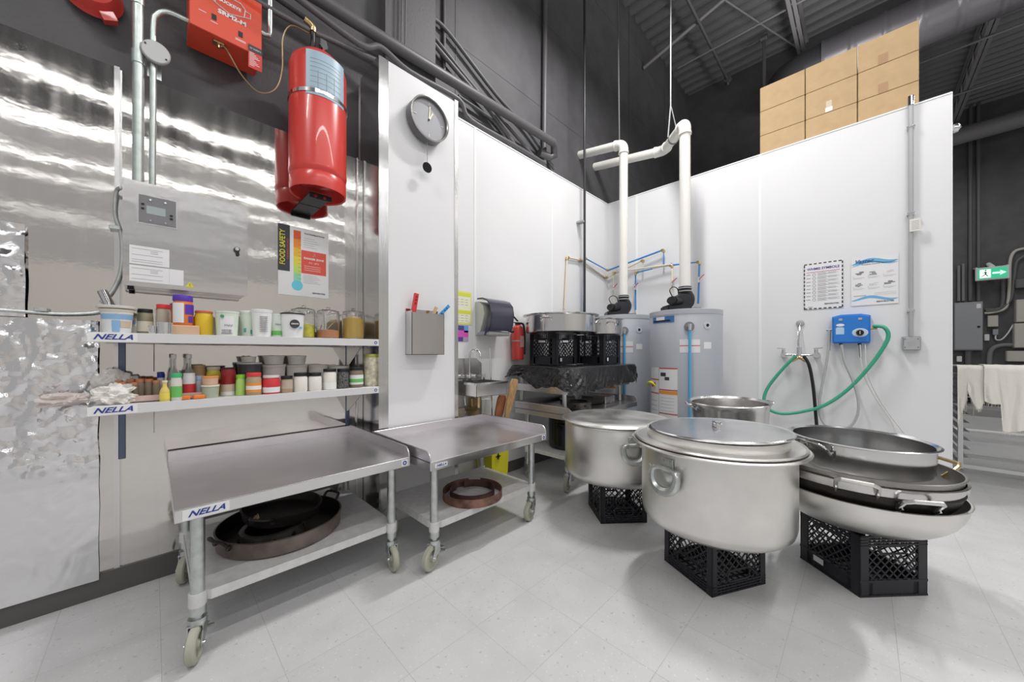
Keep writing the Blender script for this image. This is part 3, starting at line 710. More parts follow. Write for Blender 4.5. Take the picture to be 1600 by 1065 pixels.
t, x, r, H = goods('yoghurt_tub', 'plain white tub turned to its list of fine print, amid the upper shelf', 'tub', 392, 426, 486, yf, ZU, 'tub', mat('white_tub2', (.80,.80,.80), .4), WHITE)
g = G()
for k in range(9): g.box(-.018, .018, -r*.97-.002, -r*.9, H*(.2+.07*k), H*(.2+.07*k)+.0015)
g.obj('fine_print', INK, t)
t, x, r, H = goods('yoghurt_tub', 'narrow pale tub with green bottom stripe, between two white tubs', 'tub', 420, 444, 491, yf+.02, ZU, 'tub', MINT, None, GLAB, bandz=(.1,.28))
text('Halal', (0, -r*.97-.003, H*.55), .013, INKD, t)
t, x, r, H = goods('yoghurt_tub', 'white bucket with black rim and a round black emblem on its side', 'tub', 438, 476, 490, yf-.01, ZU, 'tub', mat('white_tub3', (.80,.80,.81), .35), None, taper=.86)
g = G(); g.lathe([(r*1.0,H*.95), (r*1.03,H*.95), (r*1.03,H), (r*.97,H+.001), (r*.97,H*.99)], 32); g.obj('black_rim', BLACK, t)
g = G(); g.lathe([(0,0), (.0235,0), (.0235,.006), (0,.006)], 28, c=(-.004, -r*.93-.001, H*.55), M=Matrix.Rotation(PI/2, 4, 'X')); g.obj('round_emblem', INKD, t)
text('GIANTS', (-.004, -r*.93-.008, H*.55), .010, WHITE, t, bold=.0004)
g = G(); g.lathe([(0,0), (.007,0), (.007,.006), (0,.006)], 16, c=(.026, -r*.86-.002, H*.40), M=Matrix.Rotation(PI/2, 4, 'X')); g.obj('round_badge', SKYL, t)
goods('glass_jar', 'glass jar with glass lid and a yellow packet inside, behind the black-rimmed bucket', 'jar', 456, 493, 477, yb, ZU, 'glassjar', None, contents=(mat('yellow_packet', (.72,.66,.05), .4, var=.3, vscale=20), .45))
t, x, r, H = goods('glass_jar', 'glass jar with glass lid, a little orange powder and a wooden scoop inside', 'jar', 494, 531, 480, yb-.02, ZU, 'glassjar', None, contents=(ORP, .30))
g = G(); g.tube([(-r*.6, 0, H*.15), (r*.7, -.005, H*.62)], .0035, 8); g.obj('scoop_handle', WOOD, t)
goods('glass_jar', 'glass jar full of mustard yellow powder at the pillar end of the upper shelf', 'jar', 534, 570, 482, yb-.03, ZU, 'glassjar', None, contents=(MUST, .72))
# lower shelf: tray of small jars with orange caps
t = thing('plastic_tray', 'shallow pinkish tray holding small orange-capped jars on the lower shelf', 'tray', (.05, 2.33, ZL+.001))
g = G(); g.box(-.13, .14, -.075, .07, 0, .003); g.box(-.13, .14, -.075, -.072, 0, .028); g.box(-.13, .14, .067, .07, 0, .028); g.box(-.13, -.127, -.075, .07, 0, .028); g.box(.137, .14, -.075, .07, 0, .028)
g.obj('tray_body', PINK, t)
for i, (a, b, yy, pt) in enumerate([(179,193,2.36,594),(197,212,2.36,592),(211,226,2.35,592),(225,240,2.35,592),(238,251,2.33,594),(186,198,2.31,597),(203,216,2.30,597)]):
    goods('mini_spice_jar', ['tiny orange-capped jar, first from the foil end in the rear row of the pink tray', 'tiny orange-capped jar, second from the foil end in the rear row of the pink tray', 'tiny orange-capped jar, third from the foil end in the rear row of the pink tray', 'tiny orange-capped jar, fourth from the foil end in the rear row of the pink tray', 'tiny orange-capped jar beneath the blue-capped one in the pink tray', 'tiny orange-capped jar in front of the others near the white crumpled bag', 'tiny orange-capped jar, the one of the front row farther from the crumpled bag'][i], 'jar', a, b, pt, yy, ZL+.006, 'jar', mat('tiny_jar', (.30,.24,.18), .2), mat('tiny_cap', (.62,.25,.12), .45), None, group='tiny spice jars in the pink tray', lidh=.012)
goods('spice_jar', 'jar with deep blue cap standing behind the small yellow bottle', 'jar', 245, 258, 583, 2.42, ZL, 'jar', CLR, mat('blue_cap', (.02,.05,.45), .35), None, lidh=.02)
goods('glass_bottle', 'tall clear bottle with white cap, the one nearer the foil end', 'bottle', 262, 280, 553, 2.37, ZL, 'bottle', CLEARP, WHITE, CREAM, group='tall clear bottles on the lower shelf')
goods('glass_bottle', 'tall clear bottle with white cap, the one nearer the red tin', 'bottle', 286, 304, 553, 2.38, ZL, 'bottle', CLEARP, WHITE, CREAM, group='tall clear bottles on the lower shelf')
goods('sauce_bottle', 'tiny squat yellow-orange labelled bottle at the front of the lower shelf', 'bottle', 249, 266, 594, 2.215, ZL, 'bottle', mat('amber_oil', (.72,.55,.15), .2), CREAM, YLAB)
goods('spice_jar', 'green-lidded jar with a green square label at the front of the lower shelf', 'jar', 266, 285, 583, 2.22, ZL, 'jar', mat('cloudy_white', (.66,.64,.58), .3), GREEN, GLAB, bandz=(.15,.62), lidh=.018)
t, x, r, H = goods('white_jug', 'white plastic jug with a red square label beside the green-lidded jar', 'jug', 285, 306, 583, 2.29, ZL, 'jar', WHITE, WHITE, RLAB, bandz=(.1,.6), lidh=.004)
goods('plastic_bowl', 'plain tan round tub behind the white jug', 'tub', 300, 322, 570, 2.43, ZL, 'jar', TAN, TAN, None, lidh=.01)
goods('spice_jar', 'small jar with pale blue lid next to the white jug', 'jar', 304, 319, 587, 2.31, ZL, 'jar', mat('pale_jar', (.55,.58,.60), .35), PALEB, None, lidh=.02)
goods('spice_tub', 'square yellow tub with clear lid and red oval mark behind the orange box', 'tub', 322, 345, 573, 2.40, ZL, 'jar', YLAB, CREAM, RLAB, bandz=(.45,.6), square=False, lidh=.014)
t0, x, r, H = goods('food_tub', 'short round grey-green tub under a peach one on the lower shelf', 'tub', 314, 343, 603, 2.255, ZL, 'tub', GRN2, CREAM, None, taper=.88)
goods('food_tub', 'short peach tub with orange lid sitting on the grey-green tub', 'tub', 315, 342, 589, 2.255, ZL+H+.007, 'tub', mat('peach', (.66,.42,.30), .4), OLAB, None, taper=.9)
for pts, l in (((283, 298, 2.212, -10), 'small orange packet lying beside the green-lidded jar at the shelf edge'), ((301, 320, 2.215, 12), 'open orange and tan packet lying at the front edge of the lower shelf')):
    xx, r_, _ = px_item(pts[0], pts[1], pts[2]+.015); o = G().box(-r_, r_, -.014, .014, 0, .018, .004).obj('spice_packet', ORANGE); o.location = (xx, pts[2]+.015, ZL+.001); o.rotation_euler[2] = R(pts[3]); tag(o, l, 'packet')
goods('spice_tin', 'tall dark red tin with pale oval label and black lid on the lower shelf', 'tin', 344, 369, 574, 2.31, ZL, 'jar', mat('dark_red_tin', (.30,.02,.02), .3), BLACK, mat('tin_cream', (.62,.50,.38), .45), bandz=(.0,.42), lidh=.006, band2=(WHITE, .02, .15))
for a, b, pt, yy, l, bd in ((370, 409, 583, 2.42, 'plastic bowl of black lentils behind the lime-lidded jar', mat('lentil_bowl', (.10,.10,.11), .3)), (408, 447, 571, 2.43, 'clear plastic container, middle of the rear row', CLR), (446, 481, 571, 2.43, 'clear plastic container behind the two grey jars', CLR), (480, 513, 571, 2.43, 'clear plastic container behind the jar of white powder', CLR), (512, 546, 573, 2.43, 'shallow clear container behind the pepper jar', CLR)):
    t, x, r, H = goods('food_container', l, 'container', a, b, pt if a > 372 else 568, yy, ZL, 'tub', bd, mat('frosted_lid', (.84,.82,.78), .3), None, taper=.82, group='round food containers in the rear row')
    if a < 450:
        goods('food_container', 'second container stacked on the '+('bowl of black lentils' if a < 372 else ('middle clear container of the rear row' if a < 420 else 'container behind the two grey jars')), 'container', a+(6 if a < 372 else 2), b-(8 if a < 372 else 2), 557, yy, ZL+H+.008, 'tub', CLR, None if a < 372 else mat('frosted_lid', (.84,.82,.78), .3), None, taper=.85, contents=SPICE if a < 372 else None)
FR = [('spice_jar', 'bright lime green jar with lime lid on the lower shelf', 368, 384, 585, 2.27, mat('lime_jar', (.42,.66,.16), .35), LIME, None, .018, (.2,.75), None),
 ('spice_jar', 'red-lidded jar of tan spice with an orange and white label', 384, 409, 582, 2.235, SPICE, REDP, OLAB, .018, (.15,.65), (WHITE, .3, .5)),
 ('spice_jar', 'red and white printed jar with clear lid, next to the red-lidded jar', 409, 438, 586, 2.24, RLAB, mat('frosted_lid2', (.66,.60,.60), .3), PAPER, .012, (.1,.42), None),
 ('spice_jar', 'black-lidded jar of brown powder beside the red and white printed jar', 438, 458, 587, 2.24, SPICE, BLACK, mat('brown_lab', (.50,.42,.32), .4), .016, (.3,.9), None),
 ('spice_jar', 'empty black-lidded clear jar next to the brown powder', 458, 481, 582, 2.24, CLR, BLACK, None, .018, (.2,.75), None),
 ('spice_jar', 'empty black-lidded clear jar next to the white powder', 481, 503, 582, 2.24, CLR, BLACK, None, .018, (.2,.75), None),
 ('spice_jar', 'black-lidded clear jar with white powder in its lower half', 504, 526, 576, 2.255, CLR, BLACK, mat('white_powder', (.82,.82,.80), .8), .016, (.02,.40), None),
 ('spice_jar', 'black-lidded jar of speckled peppercorns', 526, 545, 576, 2.26, PEPPER, BLACK, None, .016, (.2,.75), None),
 ('spice_jar', 'black-lidded jar with a green and white label beside the peppercorns', 545, 568, 573, 2.265, mat('brown_mix', (.22,.17,.13), .4), BLACK, PAPER, .018, (.18,.72), (GLAB, .3, .5)),
 ('storage_jar', 'tall jar of pale mottled powder with yellow-green lid at the pillar end', 568, 591, 553, 2.28, mat('mottled_powder', (.62,.58,.44), .4, var=.3, vscale=40), mat('olive_lid', (.42,.46,.08), .4), None, .018, (.2,.75), None)]
for nm, l, a, b, pt, yy, bd, tp, band, lh, bz, b2 in FR:
    goods(nm, l, 'jar', a, b, pt, yy, ZL, 'jar', bd, tp, band, lidh=lh, bandz=bz, band2=b2)
# crumpled bags at the foil end
def crumple(name, label, cat, c, s, m, seed=0, amp=.35, seg=3, fr=2.2):
    b = bmesh.new(); bmesh.ops.create_icosphere(b, subdivisions=5, radius=1)
    for v in b.verts:
        n = v.co.normalized(); q = n*fr+Vector((seed*7.1, seed*3.3, 0))
        k = 1+amp*(noise.noise(q)+.55*abs(noise.noise(q*2.1))-.2)
        v.co = Vector((n.x*s[0]*k, n.y*s[1]*k, max(-s[2]*.8, n.z*s[2]*k)))
    me = bpy.data.meshes.new(name); b.to_mesh(me); b.free()
    for p in me.polygons: p.use_smooth = True
    me.set_sharp_from_angle(angle=R(22)); me.materials.append(m)
    o = bpy.data.objects.new(name, me); C.objects.link(o); o.location = c
    return tag(o, label, cat)
crumple('crumpled_bag', 'crumpled white bag of goods on the foil end of the lower shelf', 'bag', (-.115, 2.26, ZL+.037), (.060, .05, .045), mat('white_film', (.78,.76,.72), .5), 1, .5)
crumple('plastic_bag', 'grey translucent plastic bag bulging behind the white crumpled one', 'bag', (-.125, 2.41, ZL+.062), (.070, .05, .075), mat('film_grey', (.62,.60,.58), .25), 4, .35)
crumple('plastic_bag', 'clear plastic wrap with a pinkish packet hanging off the end of the lower shelf', 'bag', (-.265, 2.38, ZL+.02), (.07, .05, .03), mat('film_pink', (.68,.60,.57), .3), 9, .35)

# ------------------------------------------------------------------ foil on the wall
def foil(name, label, x0, x1, z0, z1, seed, flat=0.0):
    nx, nz = int((x1-x0)/.006), int((z1-z0)/.0075)
    def f(u, v):
        x = x0+(x1-x0)*u; z = z0+(z1-z0)*v
        q = Vector((x*5, z*4, seed)); a = .5 if z < flat else 1.0
        w1 = Vector((noise.noise(q*1.7), noise.noise(q*1.7+Vector((5,0,0))), 0))*.35
        v1 = noise.voronoi(q*1.3+w1)[0]; v2 = noise.voronoi(q*3.4+w1*2)[0]; v3 = noise.voronoi(q*8+w1)[0]
        d = (v1[1]-v1[0])*.020+v1[0]*.022+(v2[1]-v2[0])*.011+v3[0]*.004*a+abs(noise.noise(q*.8))*.016
        d *= (.22 if z < flat else 1.0) if not (flat-.05 < z < flat+.03) else (.22+.78*(z-flat+.05)/.08)
        dx = .006*noise.noise(Vector((z*6, seed, 1))) if u > .98 else 0
        return Vector((x+dx, YS-.010-d, z))
    o = G().grid(nx, nz, f).obj(name, FOILM, sharp=14); return tag(o, label, 'foil')
foil('foil_sheet', 'big crumpled aluminium foil sheet taped over the steel wall beside the shelves', -1.15, -.176, .085, 1.268, 3.0, .60)
foil('foil_sheet', 'narrow upper foil sheet hanging above the big crumpled one', -1.15, -.376, 1.272, 1.655, 8.0)

# ------------------------------------------------------------------ control cabinet, conduits, cables
t = thing('control_cabinet', 'stainless control cabinet with small display on the steel wall', 'cabinet', (.13, YS, 1.43)); bx0, bx1, dz, dy = -.225, .224, .475, .14
G().box(bx0, bx1, -dy+.012, -.001, 0, dz, .004).obj('cabinet_body', STEEL, t)
d = G().box(bx0-.003, bx1+.003, -dy-.003, -dy+.011, -.003, dz+.003, .003, 2).obj('door', mat('cabinet_steel', (.66,.65,.65), .12, 1, bump=.004, bscale=2.5, stretch=(.6,1,2)), t)
G().box(bx0+.04, bx0+.178, -dy-.007, -dy-.003, .285, .425, .001).obj('display_frame', STEELB, d)
G().box(bx0+.047, bx0+.171, -dy-.009, -dy-.007, .292, .418).obj('display_panel', GREYD, d)
G().box(bx0+.072, bx0+.135, -dy-.010, -dy-.009, .335, .372).obj('display_screen', mat('lcd', (.36,.42,.42), .2), d)
for a, b in ((.06,.375),(.06,.355),(.155,.345),(.155,.33)):
    G().box(bx0+a-.005, bx0+a+.005, -dy-.011, -dy-.009, b-.004, b+.004).obj('push_button', BLACK, d)
for a, b in ((.085,.40),(.135,.40),(.085,.305),(.135,.305)):
    G().tube([(bx0+a, -dy-.009, b), (bx0+a, -dy-.013, b)], .004, 10).obj('screw_head', CHROME, d)
g = G(); g.tube([(bx1-.045, -dy-.003, .235), (bx1-.045, -dy-.018, .235)], .013, 16); g.bar((bx1-.045, -dy-.015, .24), (bx1-.040, -dy-.015, .205), .012, .010, up=(0,1,0)); g.obj('lock_knob', BLACK, d)
g = G(); g.tube([(bx1-.045, -dy-.018, .237), (bx1-.045, -dy-.021, .237)], .009, 16); g.obj('lock_face', CHROME, d)
for a0, a1, b0, b1 in ((.018,.148,.098,.182),(.018,.148,.018,.092),(.149,.198,.018,.092)):
    G().box(bx0+a0, bx0+a1, -dy-.0042, -dy-.003, b0, b1).obj('paper_label', PAPER, d)
g = G()
for z in (.168,.140,.118,.108,.078,.050,.030): g.box(bx0+.025, bx0+.125, -dy-.0047, -dy-.0042, z, z+.0015)
for z in (.160,.152,.070,.062): g.box(bx0+.085, bx0+.110, -dy-.0047, -dy-.0042, z, z+.002)
g.obj('label_print', INK, d)
g = G(); g.prism([(0,0), (.032,0), (.016,.028)], (bx0+.205, -dy-.003, .014), (1,0,0), (0,0,1), (0,-1,0), .0012); g.obj('warning_sticker', YEL, d)
text('!', (bx0+.221, -dy-.0045, .025), .020, INKD, t)
g = G(); g.tube([(bx0+.02, -.08, 0), (bx0+.02, -.08, -.014)], .011, 12); g.obj('cable_gland', BLACK, t)

def pipe(name, label, cat, pts, r, m, n=0, seg=12, extra=None):
    P = curve(pts, n) if n else [Vector(p) for p in pts]
    if extra:
        t = thing(name, label, cat, P[0]); inv = Matrix.Translation(-P[0])
        G().tube(P, r, seg).obj('pipe_run', m, t, xf=inv)
        for nm, mm, f in extra:
            g = G(); f(g); g.obj(nm, mm, t, xf=inv)
        return t
    o = G().tube([p-P[0] for p in P], r, seg).obj(name, m); o.location = P[0]; return tag(o, label, cat)
def coll(p, q, r): return lambda g: g.tube([p, q], r, 14)
pipe('conduit_pipe', 'thicker galvanised conduit dropping into the top of the control cabinet', 'pipe', [(-.052, 2.46, 3.3), (-.052, 2.46, 1.907)], .020, GALVP, extra=[('coupling', GALVP, coll((-.052,2.46,2.50), (-.052,2.46,2.56), .0235)), ('coupling', GALVP, coll((-.052,2.46,2.78), (-.052,2.46,2.84), .0235)), ('connector', GALV, coll((-.052,2.46,1.907), (-.052,2.46,1.935), .024))])
pipe('conduit_pipe', 'thinner galvanised conduit curving from the round cover plate over to the red release box', 'pipe', [(-.004, 2.46, 1.907), (-.002, 2.46, 2.3), (.0, 2.46, 2.70), (.012, 2.46, 2.775), (.045, 2.46, 2.812), (.085, 2.46, 2.82), (.125, 2.46, 2.82)], .0125, GALVP, n=5, extra=[('connector', GALV, coll((-.004,2.46,1.907), (-.004,2.46,1.932), .017))])
t = thing('junction_cover', 'round grey cover plate where the two conduits run side by side', 'cover', (.008, 2.43, 2.575))
g = G(); g.lathe([(0,.004), (.048,.004), (.052,0), (.052,-.012), (0,-.012)], 32, M=Matrix.Rotation(PI/2, 4, 'X')); g.obj('cover_plate', mat('cover_grey', (.45,.46,.46), .45, .3), t)
for s in (-1, 1): G().tube([(s*.036, -.004, s*-.02), (s*.036, -.0065, s*-.02)], .004, 10).obj('screw_head', BLACK, t)
G().box(-.03, .02, .055, .058, -.10, -.03).obj('mounting_tab', GALV, t)
# flexible armoured cables
def flex(name, label, pts, r, m=GALV):
    P = curve(pts, 14); rads = [r*(1.0 if i % 2 else .86) for i in range(len(P))]
    o = G().tube([p-P[0] for p in P], r, 10, rads=rads).obj(name, m, sharp=80); o.location = P[0]; return tag(o, label, 'cable')
flex('flexible_cable', 'ribbed flexible cable looping down beside the control cabinet', [on_y(190, 293, 2.42), on_y(182, 300, 2.46), on_y(180, 335, 2.47), on_y(189, 365, 2.475), on_y(191, 400, 2.475), on_y(187, 430, 2.475), on_y(175, 455, 2.475), on_y(158, 472, 2.47)], .0085)
flex('flexible_cable', 'ribbed steel cable running along the wall over the foil towards the upper shelf', [(-1.2, 2.468, 1.29), (-.8, 2.468, 1.30), (-.44, 2.47, 1.295), (-.3, 2.472, 1.29), (-.2, 2.472, 1.30), (-.15, 2.47, 1.32)], .0075)
for p, l in ((on_y(180, 357, 2.49), 'small clip holding the cable next to the control cabinet'), (on_y(66, 484, 2.49), 'small clip holding the ribbed cable above the big foil sheet')):
    o = G().box(-.018, .018, -.028, .006, -.008, .008, .002).obj('cable_clip', GALV); o.location = p; tag(o, l, 'clip')

# ------------------------------------------------------------------ poster on the steel wall
t = thing('food_safety_poster', 'food safety poster with coloured thermometer on the steel wall', 'poster', (.525, YS-.003, 1.475)); W, H = .283, .425
G().box(0, W, -.001, .0005, 0, H).obj('poster_sheet', PAPER, t)
e = -.0016
G().box(.0, .062, e, -.001, H*.34, H).obj('title_panel', INKD, t)
text('FOOD SAFETY', (.024, e-.0004, H*.675), .040, YEL, t, roll=PI/2, bold=.0006, wide=.82)
text('TEMPERATURES', (.052, e-.0004, H*.66), .014, RED, t, roll=PI/2, wide=1.3)
TC = [(.70,.12,.03), (.80,.28,.04), (.82,.48,.05), (.78,.66,.08), (.55,.72,.15), (.30,.68,.45)]
for k, c in enumerate(TC): 
    z1_ = H*.95-k*H*.125; G().box(.082, .122, e, -.001, z1_-H*.125, z1_, .0003).obj('thermometer_band', mat('thermo_%d' % k, c, .5), t)
g = G(); g.lathe([(0,0), (.031,0), (.031,.0007), (0,.0007)], 28, c=(.102, -.001, H*.15), M=Matrix.Rotation(PI/2, 4, 'X')); g.obj('thermometer_bulb', mat('cyan_bulb', (.15,.62,.78), .5), t)
g = G()
for k in range(12): g.box(.106, .122, e-.0004, e, H*(.25+.055*k), H*(.25+.055*k)+.0012)
g.obj('thermometer_scale', INKD, t)
G().box(.124, .268, e, -.001, H*.34, H*.68).obj('danger_panel', mat('danger_red', (.72,.10,.07), .5), t)
g = G(); g.tube([(.19, e-.001, H*.60), (.214, e-.001, H*.60), (.202, e-.001, H*.655)], .0012, 5, closed=True); g.obj('warning_triangle', WHITE, t)
text('!', (.202, e-.0004, H*.622), .016, WHITE, t)
text('DANGER ZONE', (.196, e-.0004, H*.565), .0165, WHITE, t, bold=.0005)
text('4\u00b0C - 60\u00b0C', (.196, e-.0004, H*.505), .013, WHITE, t)
text('Food Handling & Storage', (.200, e-.0004, H*.93), .0115, INKD, t, bold=.0002)
g = G()
for k in range(5): g.box(.135, .20+.014*(k % 3), e-.0003, e, H*(.86-.033*k), H*(.86-.033*k)+.0016)
for k in range(6): g.box(.135, .21+.012*(k % 3), e-.0003, e, H*(.31-.022*k), H*(.31-.022*k)+.0014)
g.obj('fine_print', INK, t)
g = G()
for k in range(3): g.box(.14, .235, e-.0003, e, H*(.45-.03*k), H*(.45-.03*k)+.002)
g.obj('panel_print', WHITE, t)
text('BENVIROTER', (.225, e-.0004, H*.06), .013, INKD, t, bold=.0002)

# ------------------------------------------------------------------ fire suppression: bell, release box, red cylinder
t = thing('alarm_bell', 'red alarm gong on the dark wall above the steel sheets', 'bell', (-.203, 2.575, 2.805))
g = G(); Mx = Matrix.Rotation(PI/2, 4, 'X') @ Matrix.Diagonal((.86,.86,1,1)); g.lathe([(0,.085), (.05,.083), (.085,.07), (.103,.04), (.112,.012), (.118,.006), (.118,0), (.10,0), (.09,.03), (0,.05)], 44, M=Mx); g.obj('bell_dome', RED, t)
g = G(); g.lathe([(0,0), (.03,0), (.03,.088), (.02,.094), (0,.095)], 20, M=Mx); g.obj('bell_hub', BLACK, t)
g = G(); g.bar((.045, -.022, -.075), (.062, -.022, -.108), .05, .036, up=(0,1,0)); g.obj('striker_housing', RED, t)
t = thing('release_box', 'red-orange fire suppression release box with hanging tag, high on the dark wall', 'box', (.275, 2.49, 2.765))
G().box(-.150, .150, -.105, .09, 0, .30, .003).obj('box_body', REDO, t)
text('SRM2-M', (.02, -.1062, .135), .030, PAPER, t, bold=.0012, wide=1.15)
text('BUCKEYE', (.01, -.1062, .198), .022, PAPER, t, bold=.0008)
g = G(); S_ = [(-.055,.215), (-.05,.17), (.01,.148), (.07,.17), (.075,.215), (.055,.235), (-.035,.235)]
g.tube([Vector((a, -.1065, b)) for a, b in S_], .0022, 5, closed=True)
for s in (-1, 1): g.tube([Vector((.01+s*.064, -.1065, .21)), Vector((.01+s*.088, -.1065, .205)), Vector((.01+s*.088, -.1065, .18)), Vector((.01+s*.060, -.1065, .172))], .002, 5)
g.obj('emblem', PAPER, t)
for a, b, wd in ((-.055,.075,.020), (.055,.055,.020)):
    G().box(a-wd/2, a+wd/2, -.1068, -.105, b, b+.030, .002).obj('indicator_window', BLACK, t)
g = G(); 
for a, b, c in ((-.10,.09,.03), (-.055,.062,.03), (.055,.038,.045), (.055,.032,.045)): g.box(a-c/2, a+c/2, -.1060, -.105, b, b+.0028)
g.obj('fine_print', PAPER, t)
g = G(); g.box(-.055, -.01, -.080, -.045, -.012, 0, .002); g.tube([(-.032, -.062, -.03), (-.032, -.062, 0)], .009, 12); g.obj('brass_fitting', BRASS, t)
t2 = G().box(.088, .150, -.1095, -.1075, -.085, .040).obj('inspection_tag', mat('tag_red', (.60,.06,.05), .5), t)
G().box(.088, .150, -.1105, -.1095, .005, .040).obj('tag_header', INKD, t)
text('O! SAFETY', (.12, -.1108, .022), .011, PAPER, t)
g = G()
for k in range(9): g.box(.093, .115+.008*(k % 4), -.1103, -.1095, -.003-k*.0085, -.003-k*.0085+.0028)
g.obj('tag_print', PAPER, t)
pipe('copper_tube', 'thin copper tube drooping from the red release box over to the red cylinder', 'tube', [(.243, 2.43, 2.735), on_y(352, 75, 2.42), on_y(378, 118, 2.41), on_y(405, 144, 2.40), on_y(430, 140, 2.38), on_y(441, 110, 2.37), on_y(442, 60, 2.36), on_y(455, 40, 2.35), on_y(483, 52, 2.32)], .0042, COPPER, n=8, seg=8)
pipe('conduit_pipe', 'galvanised conduit turning up out of the side of the red release box', 'pipe', [(.425, 2.45, 2.955), (.455, 2.45, 2.955), (.468, 2.45, 2.965), (.475, 2.45, 3.0), (.475, 2.45, 3.4)], .013, GALVP, n=4)
pipe('conduit_pipe', 'galvanised conduit entering the release box from beyond the top of the picture', 'pipe', [(-.02, 2.45, 3.0), (.125, 2.45, 2.93)], .012, GALVP)
TX, TY, TR = .700, 2.338, .154
t = thing('suppression_cylinder', 'large red fire suppression cylinder strapped to the wall', 'cylinder', (TX, TY, 2.075)); h = .82
g = G(); g.lathe([(TR-.012,.0), (TR-.004,-.006), (TR-.002,.02), (TR-.002,.075), (TR-.008,.085), (TR,.10), (TR+.002,.115), (TR,.13), (TR,h-.10), (TR-.012,h-.055), (TR-.05,h-.015), (.05,h), (0,h), ], 64); g.obj('tank_body', RED, t)
g = G(); g.lathe([(TR-.012,0), (TR-.012,.03), (TR-.03,.075), (TR*.5,.045), (0,.035)], 56); g.obj('tank_base', RED, t)
g = G(); g.lathe([(TR+.001,.515), (TR+.004,.515), (TR+.004,.535), (TR+.001,.535)], 56); g.obj('strap', STEELB, t)
M = Matrix.Rotation
g = G(); g.grid(16, 2, lambda u, v: Vector(((TR+.002)*math.cos(R(-130+82*u)), (TR+.002)*math.sin(R(-130+82*u)), .50+.25*v))); lo = g.obj('data_label', mat('label_blue', (.36,.50,.60), .4), t)
g = G()
for zz in (.70,.68,.655,.63,.60,.57,.54): g.grid(12, 1, lambda u, v: Vector(((TR+.0026)*math.cos(R(-122+62*u)), (TR+.0026)*math.sin(R(-122+62*u)), zz+.003*v)))
for aa in (-108,-92,-76): g.grid(1, 1, lambda u, v: Vector(((TR+.0026)*math.cos(R(aa+1.2*u)), (TR+.0026)*math.sin(R(aa+1.2*u)), .52+.12*v)))
g.obj('label_print', INK, lo)
g = G(); g.tube([(-.03,0,h-.01), (-.03,0,h+.035)], .018, 14); g.tube([(-.03,0,h+.03), (-.03,0,h+.15)], .012, 14); g.obj('riser_pipe', BLACK, t)
g = G(); g.tube([(.015,-.03,h), (.015,-.03,h+.07)], .013, 12); g.tube([(.015,-.06,h+.05), (.015,-.02,h+.05)], .020, 18); g.box(-.005, .035, -.045, -.015, h+.06, h+.10, .004); g.obj('valve_head', CHROME, t)
g = G(); g.tube(curve([(-.03,0,h+.14), (-.03,0,h+.165), (-.045,.0,h+.18), (-.075,0,h+.19)], 4), .018, 12); g.obj('brass_elbow', BRASS, t)
g = G(); g.box(-.06, .06, -.04, YS-TY-.005, -.020, -.014); g.box(-.06, .06, -.045, -.04, -.045, -.012); g.obj('wall_bracket', BLACK, t)
for a in (-.03, .02): G().tube([(a, -.045, -.030), (a, -.049, -.030)], .009, 12).obj('bolt_head', CHROME, t)
pipe('gas_pipe', 'black pipe running up and away from the brass elbow over the red cylinder', 'pipe', [(.612, 2.29, 3.05), (-.2, 2.30, 3.15)], .012, BLACK)
# dark conduits along the wall
def wpipe(label, pix, r, y=2.52, m=DARKP, n=0):
    return pipe('dark_conduit', label, 'pipe', [on_y(a, b, y) for a, b in pix], r, m, n=n)
P0, P1 = on_y(360, -90, 2.45), on_y(862, 224, 2.45)
pipe('dark_duct_pipe', 'thickest grey pipe running along the wall above the white panels', 'pipe', [(-.5, 2.45, 3.33), (.98, 2.45, 3.365), (3.12, 2.45, 3.45), (3.17, 2.47, 3.43), (3.20, 2.50, 3.36), (3.16, 2.53, 3.33), (3.0, 2.55, 3.33)], .042, DARKP)
wpipe('dark conduit hugging the top of the clock pillar below the thick pipe', [(430, -30), (560, 68), (595, 74), (640, 112), (716, 155), (735, 187), (800, 225), (852, 256)], .020, 2.42, n=5)
wpipe('dark conduit descending steeply from a fitting near the block column', [(655, -20), (662, 50), (674, 64), (755, 160), (785, 200), (808, 232)], .020, 2.54, n=5)
wpipe('thin dark conduit crossing above the thick pipe, topmost of the slanting ones', [(640, -10), (672, 25), (700, 50), (775, 148), (822, 200), (866, 264)], .017, 2.56, n=5)
wpipe('thin dark conduit between the two other slanting ones', [(664, 40), (692, 75), (740, 135), (800, 205), (846, 258)], .015, 2.54, n=5)
wpipe('dark conduit low behind the red cylinder and over the pillar end', [(380, -10), (478, 45), (530, 68), (590, 95)], .016, 2.45, n=4)
wpipe('dark conduit bending down behind the thick pipe to the panel edge', [(716, 150), (760, 180), (780, 200), (800, 235), (806, 240)], .014, 2.56, n=4)
wpipe('dark vertical pipe standing against the wall above the white panels', [(852, -20), (850, 262)], .028, 2.56)
wpipe('slim dark pipe running up the wall beside the block column', [(694, -10), (694, 118)], .014, 2.58)
for a in (628, 634): wpipe('thin hanger rod holding the thick pipe, the one '+('nearer' if a == 628 else 'farther from')+' the red cylinder', [(a, -10), (a-1, 82)], .006, 2.46)

